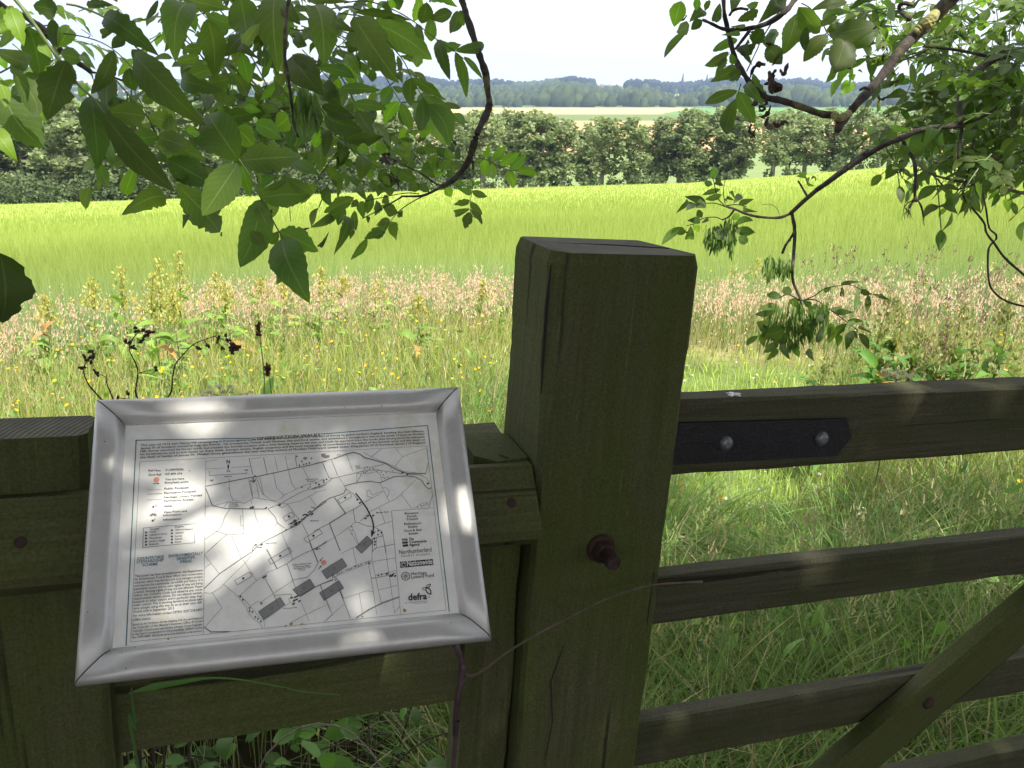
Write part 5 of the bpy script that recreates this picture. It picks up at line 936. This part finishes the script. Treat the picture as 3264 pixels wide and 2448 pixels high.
# dark tussock and other tufts close beyond the gate
for (d0, n0_, cnt, hh, cc) in [(1.02, .72, 520, .30, (.07, .16, .07)), (1.35, .95, 420, .28, (.09, .18, .06)), (.80, .50, 260, .24, (.08, .16, .05)), (.72, 1.1, 300, .34, (.10, .19, .06)), (1.7, .8, 500, .30, (.12, .19, .06)), (1.45, .45, 260, .22, (.13, .19, .07)), (2.0, 1.3, 500, .36, (.13, .20, .06)), (.95, 1.6, 420, .36, (.13, .22, .06)), (1.6, 1.8, 400, .38, (.14, .22, .06)), (.66, .36, 200, .2, (.09, .17, .06)), (-.3, 1.5, 400, .3, (.10, .19, .06)), (.2, 1.5, 300, .3, (.10, .19, .06))]:
    q = RG.normal(0, .09, (cnt, 2)); P_ = np.array([D*(d0+a)+N*(N0+n0_+b) for a, b in q]); P_[:, 2] = 0; ang = np.arctan2(q[:, 1], q[:, 0]); an2 = ang + math.atan2(D[1], D[0])
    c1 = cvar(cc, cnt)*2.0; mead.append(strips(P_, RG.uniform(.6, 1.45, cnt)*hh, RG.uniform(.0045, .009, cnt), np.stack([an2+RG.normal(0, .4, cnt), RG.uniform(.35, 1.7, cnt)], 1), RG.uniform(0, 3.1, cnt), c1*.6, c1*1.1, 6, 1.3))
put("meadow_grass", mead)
# seeding grasses: thin stems with pinkish tan heads
def heads(x, y, h, cs, ch, hl, nq, sp_):
    m = len(x); root = np.stack([x, y, gz(x, y)], 1); r = np.hypot(x, y); la = RG.uniform(0, 6.3, m); lm = RG.uniform(.05, .35, m); parts = [strips(root, h, .0022*np.maximum(1, r/4), np.stack([la, lm], 1), RG.normal(0, .5, m), cs, cs, 3)]
    top = root+Z*(h*(1-.3*lm))[:, None]+np.stack([np.cos(la), np.sin(la), 0*la], 1)*(h*lm)[:, None]
    for q in range(nq):
        c = top - Z*(hl*RG.uniform(-.1, 1, m))[:, None] + RG.normal(0, 1, (m, 3))*np.array([sp_, sp_, sp_*.5]); c2 = c+Z*(RG.uniform(.008, .025, m))[:, None]+RG.normal(0, .006, (m, 3)); w = (.0026*np.maximum(1, r/4))[:, None]*np.array([1, 0, 0])
        V = np.stack([c-w, c+w, c2+w*.4, c2-w*.4], 1).reshape(-1, 3); parts.append((V, np.arange(4*m).reshape(m, 4), np.repeat(ch*RG.uniform(.8, 1.2, (m, 1)), 4, 0)))
    return parts
x, y, r = pick(22000, 4.6, 14, -40, 38, .5); n_, d_ = ne(x, y); e_ = edge_n(d_); dens = np.clip((n_-(e_-2.4))/1.9, .0, 1)*(.62+.38*np.sin(d_*1.7+n_)*np.sin(d_*.6+2)); k_ = (n_ < e_+.15) & (RG.random(len(x)) < dens); x, y = x[k_], y[k_]; m_ = len(x)
put("seeding_grass", heads(x, y, RG.uniform(.42, .64, m_), cvar((.38, .37, .18), m_), cvar((.64, .46, .34), m_, .12, .05), .13, 9, .017))
x, y, r = pick(2000, 1.6, 10, -40, 38, .6); n_, d_ = ne(x, y); k_ = (n_ > .7) & (n_ < 7.5) & ~path(d_, n_); x, y = x[k_], y[k_]; m_ = len(x)
put("tall_seed_heads", heads(x, y, RG.uniform(.4, .72, m_), cvar((.28, .33, .13), m_), cvar((.44, .42, .22), m_), .10, 8, .011))
x, y, r = pick(380, 3.6, 8.5, 18, 37, .8); n_, d_ = ne(x, y); k_ = (n_ > 2.2) & ~path(d_, n_); x, y = x[k_], y[k_]; m_ = len(x)
put("purple_seed_heads", heads(x, y, RG.uniform(.6, .85, m_), cvar((.2, .2, .1), m_), cvar((.20, .13, .10), m_), .09, 9, .012))
# buttercups and clover
def flowers(name, x, y, h, rr_, col, k=5):
    V = []; F = []; C_ = []; z = gz(x, y)
    for i in range(len(x)):
        c = np.array([x[i], y[i], z[i]+h[i]]); up = np.array([RG.normal(0, .5), RG.normal(-.35, .4), 1.]); up /= np.linalg.norm(up); a = np.cross(up, [1, 0, 0]); a /= np.linalg.norm(a); b = np.cross(up, a); n0_ = len(V); V.append(c); C_.append(col)
        r_ = rr_*RG.uniform(.8, 1.2)
        for j in range(2*k): th = math.pi*j/k; q = r_*(1 if j % 2 == 0 else .72); V.append(c+(a*math.cos(th)+b*math.sin(th))*q+up*r_*.35); C_.append(col)
        for j in range(2*k): F.append((n0_, n0_+1+j, n0_+1+(j+1) % (2*k), n0_))
        b0 = len(V); w = np.array([.0009, 0, 0]); g0 = np.array([x[i]+RG.normal(0, .03), y[i], z[i]]); V += [g0-w, g0+w, c+w, c-w]; C_ += [(.12, .2, .05)]*4; F.append((b0, b0+1, b0+2, b0+3))
    F = [f[:3] if f[0] == f[-1] else f for f in F]
    ob = mesh_obj(name, np.array(V), F, WEED, col=np.array(C_)); ob['kind'] = 'stuff'
x, y, r = pick(1050, 2.6, 10, -38, 37, .7); n_, d_ = ne(x, y); k_ = (n_ > 1.5) & (n_ < 7.5) & ~(path(d_, n_) & (RG.random(len(x)) < .7)); x, y = x[k_], y[k_]
flowers("buttercups", x, y, RG.uniform(.26, .5, len(x)), .0105, (.75, .50, .01))
x, y, r = pick(420, 3.3, 8.5, 2, 37, .7); n_, d_ = ne(x, y); k_ = (n_ > 1.9) & (n_ < 6.5); x, y = x[k_], y[k_]; flowers("white_clover", x, y, np.where(path(*ne(x, y)[::-1]), .1, .3), .009, (.55, .52, .45), 6)
# broad leaves low in the sward
LV = Leaves(); x, y, r = pick(3000, 1.9, 10, -39, 38, .5); n_, d_ = ne(x, y); k_ = (n_ > .6) & ~path(d_, n_) & (n_ < edge_n(d_)); x, y, r, n_k = x[k_], y[k_], r[k_], n_[k_]; z = gz(x, y)
for i in range(len(x)):
    b = np.array([x[i], y[i], z[i]+rl.uniform(.08, .34 if n_k[i] < 3 else .5)]); v = np.array([rl.uniform(-1, 1), rl.uniform(-1, 1), rl.uniform(-.1, 1.1)]); v /= np.linalg.norm(v); g = rl.uniform(.7, 1.2)
    LV.leaf(b, b+v*rl.uniform(.03, .09), rl.uniform(.012, .028), vrand()+[0, 0, .6], (.19*g, .33*g, .08*g), .2, .3, .05, 6)
LV.build("leafy_sward", WEED, None)['kind'] = 'stuff'
# docks: each a plant of its own
def dock(px, py, dist, label, tone=(.12, .24, .05), spike=(.30, .30, .09), nl=7, side=0.0, name="dock_plant", cat="dock", orange=.06, hs=.30, sw=1.0, ll=1.0):
    d = ray(px*1.4756, py*1.4756); t = dist/math.hypot(d[0], d[1]); top = CP+t*d; gx, gy = top[0]-side, top[1]; g = np.array([gx, gy, float(gz(gx, gy))]); H = top[2]-g[2]
    e_ = empty(name, g, label, cat, "tall docks standing in the meadow margin"); mb = MB(); P_, R_ = smoothline([g, g+(top-g)*.35+[rl.uniform(-.03, .03), 0, 0], g+(top-g)*.7+[rl.uniform(-.03, .03), 0, 0], top], [.005, .004, .003, .0012], 4, .05); mb.tube(P_, R_, 5, (.22, .20, .09)); mb.build("stem", WEED, e_)
    LV = Leaves()
    for i in range(nl):
        t_ = rl.uniform(.06, .68); b = g+(top-g)*t_; a_ = rl.uniform(0, 6.3); v = np.array([math.cos(a_), math.sin(a_)*.6, rl.uniform(-.1, .9)]); v /= np.linalg.norm(v); L_ = ll*rl.uniform(.13, .26)*(1.15-t_*.7); g_ = rl.uniform(.7, 1.3); c = (.52, .28, .10) if rl.random() < orange else tuple(q*g_ for q in tone)
        LV.leaf(b, b+v*L_, L_*.30, np.array([0, -.3, 1])+vrand(.4), c, rl.uniform(.15, .5), rl.uniform(.2, .9), .1, 9)
    LV.build("leaves", WEED, e_); mb = LV = Leaves()
    for i in range(int(110+330*hs)):
        t_ = 1-hs*rl.random()**.8; br = rl.choice([-1, 0, 0, 1])*(1-t_)*.28; b = g+(top-g)*t_+[sw*(br+rl.gauss(0, .016)), sw*rl.gauss(0, .012), 0]; g_ = rl.uniform(.7, 1.3); LV.leaf(b, b+[sw*rl.gauss(0, .010), sw*rl.gauss(0, .008), (.3+.7*sw)*rl.uniform(.012, .03)], .004+.010*sw, vrand(), tuple(q*g_ for q in spike), .1, 0, 0, 4)
    LV.build("seed_spike", WEED, e_)
DKS = 1.9
DK = [(98, 640, 4.6, "low leafy dock at the left edge of the meadow, above the left fence post"), (198, 600, 4.9, "dock with a reddish feathery spike, above the sign's left corner"), (262, 575, 4.9, "tall yellow-green dock spike, second of the tall ones above the sign's left side"),
      (330, 592, 4.2, "slim dock with broad leaves above the left part of the sign frame"), (345, 560, 4.4, "tall dark-spiked dock with hanging leaves, above the dead flower heads"), (372, 622, 4.1, "leaning green dock just right of the dark-spiked one"), (385, 545, 4.6, "tallest dock, bent over at the tip, left of centre"),
      (466, 588, 5.2, "small yellow dock spike under the hanging ash leaves"), (486, 615, 4.9, "pale dock with pointed leaves below the lowest ash leaf"), (560, 602, 5.4, "thin yellow dock spike under the longest ash leaflet"), (612, 592, 5.2, "yellow-green dock among the pink grass left of centre"), (694, 578, 5.0, "broad yellow dock spike standing before the barley, centre left"),
      (742, 600, 5.4, "dock with a forked spike in the pink grass, left of the gate post"), (815, 610, 5.3, "single dock among pink grass, nearest the gate post on its left"), (905, 640, 4.6, "low green dock with dark leaves in front of the pink grass"), (1045, 610, 5.4, "dock close beside the left face of the gate post"),
      (1585, 585, 6.4, "yellowish dock spike right of the gate post behind the keys"), (1640, 560, 6.2, "tall yellow dock spike in the barley edge, right half"), (1700, 590, 6.4, "reddish dock spike at the edge of the barley, right half")]
for q in DK: dock(q[0], q[1], q[2]*1.42, q[3], tone=(.22, .36, .07), spike=(.48, .46, .13), nl=12, hs=.40 if q[1] < 600 else .30)
for q in [(1925, 640, 3.6, "brown seeded dock with big lower leaves, above the middle of the gate"), (1949, 655, 3.9, "slender seeded dock behind the brown one above the gate"), (1790, 770, 3.4, "low bushy thistle-like dock above the middle of the gate's top rail"), (1985, 715, 3.8, "short leafy dock right of the cream umbel flower"), (2050, 700, 3.8, "dark leafy dock near the right end of the gate's top rail"), (2085, 660, 3.9, "dark seeded dock with drooping leaves, second from the right edge"), (2180, 640, 3.7, "tall leafy dock at the right edge above the gate")]:
    dock(q[0], q[1], q[2]*1.25, q[3], tone=(.12, .25, .05), spike=(.30, .32, .12), nl=26, hs=.45)
dock(558, 697, 3.3, "thin stem with a dark brown seed head above the sign's middle", spike=(.10, .05, .03), nl=2, hs=.06, name="seed_stalk", cat="seed stalk", sw=.25); dock(578, 790, 3.0, "short stalk with a narrow dark seed head above the sign's middle", spike=(.12, .06, .05), nl=1, hs=.05, name="seed_stalk", cat="seed stalk", sw=.25)
def patch(name, cx, cy, dist, n, tone, lab, L_=.06):
    d = ray(cx*1.4756, cy*1.4756); t = dist/math.hypot(d[0], d[1]); c = CP+t*d; c[2] = float(gz(c[0], c[1])); e_ = empty(name, c, lab, "weed clump"); LV = Leaves(); mb = MB()
    for i in range(n):
        b = c+np.array([rl.gauss(0, .13), rl.gauss(0, .08), rl.uniform(.03, .24)]); v = vrand(); v[2] = abs(v[2])*.5; v /= np.linalg.norm(v); g = rl.uniform(.6, 1.3); col = (.55, .17, .07) if rl.random() < .1 else (tone[0]*g, tone[1]*g, tone[2]*g); LV.leaf(b, b+v*L_*rl.uniform(.6, 1.3), L_*.4, [0, -.3, 1]+vrand(.4), col, .2, .4, .1, 7)
        if i % 6 == 0: mb.tube([c+[rl.gauss(0, .05), rl.gauss(0, .04), 0], b], [.002, .0012], 4, (.15, .14, .07))
    LV.build("leaves", WEED, e_); mb.build("stem", WEED, e_)
patch("weed_clump", 1570, 735, 4.6, 120, (.09, .17, .05), "round weed clump with orange leaves beside the mown path")
# white umbel flower heads
def umbel(px, py, dist, lab, rr_=.045):
    d = ray(px*1.4756, py*1.4756); t = dist/math.hypot(d[0], d[1]); c = CP+t*d; g = np.array([c[0], c[1], float(gz(c[0], c[1]))]); e_ = empty("umbel_flower", g, lab, "flower"); mb = MB(); mb.tube([g, c-[0, 0, .03]], [.003, .002], 5, (.16, .22, .08)); LV = Leaves()
    for i in range(24): a_ = rl.uniform(0, 6.3); q = rr_*math.sqrt(rl.random()); p_ = c+[q*math.cos(a_), q*math.sin(a_), -.012*q/rr_]; mb.tube([c-[0, 0, .03], p_], [.0008, .0006], 3, (.2, .25, .12)); [LV.leaf(p_+vrand(.004), p_+vrand(.004)+[.004, 0, .003], .005, vrand(), (.62, .56, .48), .1, 0, 0, 4) for _ in range(9)]
    mb.build("stem", WEED, e_); LV.build("flower_head", WEED, e_)
umbel(482, 840, 2.6, "cream umbel flower just above the sign's top edge", .075); umbel(2090-150, 802, 2.9, "pinkish cream umbel flower just above the gate's top rail", .05)
# dead stalks with black seed heads above the sign
ZD = (0, 800, 2.765)
DS = [("dead_stalk", "short dead stalk with a small black seed cluster, leftmost above the sign", ["905,1320 850,1260 790,1190 745,1100 740,1030 760,980 790,930 820,910"], "795,890 820,925 745,930 800,985 720,1030 760,965 790,945 825,940"),
      ("dead_stalk", "bare forked dead stalk without seeds above the sign's left corner", ["1005,1320 970,1240 940,1160 940,1090", "935,1115 900,1095 850,1075"], "850,1075"),
      ("dead_stalk", "tall curved dead stalk, black seeds round its hooked tip, third above the sign", ["1225,1320 1195,1240 1215,1080 1195,990 1150,900 1140,840 1180,760 1230,715 1290,705 1345,715", "1215,1080 1280,1060 1360,1045", "1215,1075 1300,1080 1380,1105", "1140,830 1105,795", "1190,745 1190,675", "1210,770 1240,800"], "1105,795 1145,805 1190,675 1200,705 1265,700 1310,710 1345,720 1240,800 1270,755 1165,850 1180,855 1370,1030 1375,1055 1320,720 1300,740"),
      ("dead_stalk", "longest arching dead stalk with a heavy black seed cluster at its right end", ["1455,1325 1510,1235 1520,1120 1545,1000 1600,930 1690,835 1780,790 1910,745", "1890,755 1990,790 2040,830 2100,850", "1690,840 1640,860 1580,855", "1800,785 1830,840", "1700,830 1750,855", "1910,780 1960,855"], "1985,745 1920,775 2010,790 1960,855 1830,840 1750,855 2040,820 2030,850 2070,840 2050,880 2090,850 2060,860 2100,845 2075,870 2045,895 2055,845"),
      ("dead_stalk", "low dead sprig lying just over the sign's top edge", ["1150,1320 1090,1300 1040,1295", "1140,1305 1130,1255"], "1040,1295 1130,1255")]
for nm, lab, lines, blobs in DS:
    dp = 1.22; x0, y0 = map(float, lines[0].split()[0].split(',')); P0 = at(ZD[0]+x0/ZD[2], ZD[1]+y0/ZD[2], dp); g = np.array([P0[0]+rl.uniform(-.05, .05), P0[1]+.06, 0]); e_ = empty(nm, g, lab, "dead stalk"); mb = MB(); mb.tube([g, (g+P0)/2+[.01, 0, 0], P0], [.0028, .0024, .002], 5)
    for i, l in enumerate(lines): branch(mb, ZD, dp, l, 8 if i == 0 else 4, 3.4 if i == 0 else 3, 4, .2, 5)
    mb.build("stem", BARKD, e_); mb = MB()
    for q in blobs.split():
        x, y = map(float, q.split(','))
        for _ in range(3): c = at(ZD[0]+(x+rl.uniform(-7, 7))/ZD[2], ZD[1]+(y+rl.uniform(-7, 7))/ZD[2], dp); v = vrand(.0018); mb.tube([c-v, c+v], [.0014, .0020], 5)
    mb.build("seed_cluster", DEADL, e_)
# bramble climbing by the sign, its long side shoot, and the leafy tangle under the board
def onp(fr, sdat, n): return [onN(fr[0]+float(a)/fr[2], fr[1]+float(b)/fr[2], n) for a, b in (q.split(',') for q in sdat.split())]
Z9 = (800, 1950, 2.458); ZF = (1400, 1200, 1.329); ZE = (0, 2000, 2.458)
br = empty("bramble", fen(.25, .0, 0), "purple thorny bramble stem beside the sign, its bare shoot crossing the gate post", "bramble")
mb = MB(); P_ = onp(Z9, "1560,150 1610,280 1645,370 1660,470 1640,580 1620,680 1605,850 1600,960 1580,1250", -.02); P_.append(fen(.235, .02, 0)); P2, R2 = smoothline(P_, [.0026]+[.0036]*7+[.003, .004], 5, .12); mb.tube(P2, R2, 8)
for i in range(4, len(P2)-4, 3): v = vrand(); v[1] -= .3; v /= np.linalg.norm(v); mb.tube([P2[i], P2[i]+v*.0085], [.0016, .0002], 4)
mb.build("thorny_stem", BRAMB, br)
mb = MB(); P_ = onp(Z9, "1640,480 1740,495 1850,430 2000,320", -.02)+onp(ZF, "400,1100 530,1030 700,945 830,900 930,880 1115,870", -.03); P2, R2 = smoothline(P_, [.0032, .0024, .0019, .0015, .0014, .0013, .0012, .0012, .0011, .0016], 5, .12); mb.tube(P2, R2, 6); mb.build("side_shoot", STRAW, br)
gb = empty("grass_stalk", fen(-.02, .03, 0), "long bent grass leaf arching across the lower fence board under the sign", "grass")
LV = Leaves(); P_ = onp(ZE, "1085,1101 1065,800 1040,600 1030,470", .03); P_.insert(0, fen(-.03, .05, 0)); mb = MB(); P2, R2 = smoothline(P_, [.002, .0018, .0017, .0014, .001], 4, .03); mb.tube(P2, R2, 5, (.09, .18, .05)); mb.build("stem", WEED, gb)
P_ = onp(ZE, "1010,520 1200,470 1400,435 1650,400 1900,415 2200,470", .032)+onp(Z9, "250,590 400,630 700,655", .034); wd = [.002, .009, .0065, .003, .0022, .002, .0016, .0014, .0008]; P2, R2 = smoothline(P_, wd, 4, .0)
V = []; F = []
for i, (p_, w_) in enumerate(zip(P2, R2)): V += [p_-Z*w_*.5+N*.001, p_+N*.0-0*Z, p_+Z*w_*.5+N*.001]
for i in range(len(P2)-1): a = 3*i; F += [(a, a+1, a+4, a+3), (a+1, a+2, a+5, a+4)]
mesh_obj("leaf", np.array(V), np.array(F), WEED, gb, col=np.array([[.10, .22, .05]]*len(V)))
tk = empty("bramble_thicket", fen(.0, .55, 0), "leafy bramble and nettle tangle behind the lower fence board", "bramble"); LV = Leaves(); mb = MB()
for i in range(700):
    b = fen(rl.uniform(-.75, .42), rl.uniform(.16, 1.15), rl.uniform(.04, .45)); v = vrand(); v[2] = v[2]*.4-.1; v /= np.linalg.norm(v); g = rl.uniform(.5, 1.5); L_ = rl.uniform(.028, .065); LV.leaf(b, b+v*L_, L_*.6, np.array([0, -.2, 1])+vrand(.35), (.10*g, .20*g, .04*g), rl.uniform(.1, .4), rl.uniform(0, .5), .1, 10)
for i in range(60):
    b = fen(rl.uniform(-.75, .42), rl.uniform(.16, 1.0), 0); v = np.array([rl.gauss(0, .18), rl.gauss(0, .12), rl.uniform(.2, .45)]); P_, R_ = smoothline([b, b+v*.5+vrand(.03), b+v+vrand(.05), b+v*1.2+np.array([rl.gauss(0, .15), 0, -.05])], [.003, .0025, .002, .001], 3, .1); mb.tube(P_, R_, 5)
LV.build("leaves", WEED, tk); mb.build("stems", BARKD, tk)
for q in range(6):
    dd0 = [-.12, .02, .12, .2, .27, .05][q]; P_ = [fen(dd0-.1, .25+.04*q, .05+.02*q), fen(dd0, .22+.05*q, .3+.03*q), fen(dd0+.14, .2+.04*q, .42+.02*q), fen(dd0+.26, .22, .36)]; m_ = MB(); P2, R2 = smoothline(P_, [.0018, .0018, .0015, .001], 5, .12); m_.tube(P2, R2, 5); m_.build("dry_cane", BARKG if q % 2 else BARKD, tk)
# hedge behind the camera, unseen, added to darken the near timber
hp = []
for i in range(620): c = np.array([rl.uniform(-7, 7), rl.uniform(-9.6, -8.4), rl.uniform(.1, 1.5)]); u = RG.normal(size=(60, 3)); hp.append(c+u*.16)
hp = np.concatenate(hp); V, F, C_ = cardcloud(hp, np.full(len(hp), .055), RG.uniform(.7, 1.3, (len(hp), 1))*np.ones((1, 3)), RG); he_ = mesh_obj("shade_hedge", V, F, CANOPYL, col=C_); tag(he_, "unseen added hedge standing behind the viewer, facing the fence", "shade_hedge")
# ================================================================== HAZE
hz_, t, b = mat("thin_summer_haze"); t.nodes.remove(b); pv = nd(t, "ShaderNodeVolumePrincipled"); pv.inputs['Color'].default_value = (.50, .68, 1.0, 1); pv.inputs['Density'].default_value = .00017; pv.inputs['Anisotropy'].default_value = .2
t.links.new(pv.outputs[0], t.nodes["Material Output"].inputs['Volume'])
zmin, zmax = -1500., 900.
allz = [v for o in COL.objects if o.type == 'MESH' and o.name.split('.')[0] in ('hills', 'field_ground', 'far_woods') for v in (min(q.co.z for q in o.data.vertices), max(q.co.z for q in o.data.vertices))]
m_ = MB(); m_.box((-6300, -300, min(allz)-1), (12600, 0, 0), (0, 6600, 0), (0, 0, max(allz)+60-min(allz))); hb = m_.build("haze", hz_); hb['kind'] = 'stuff'
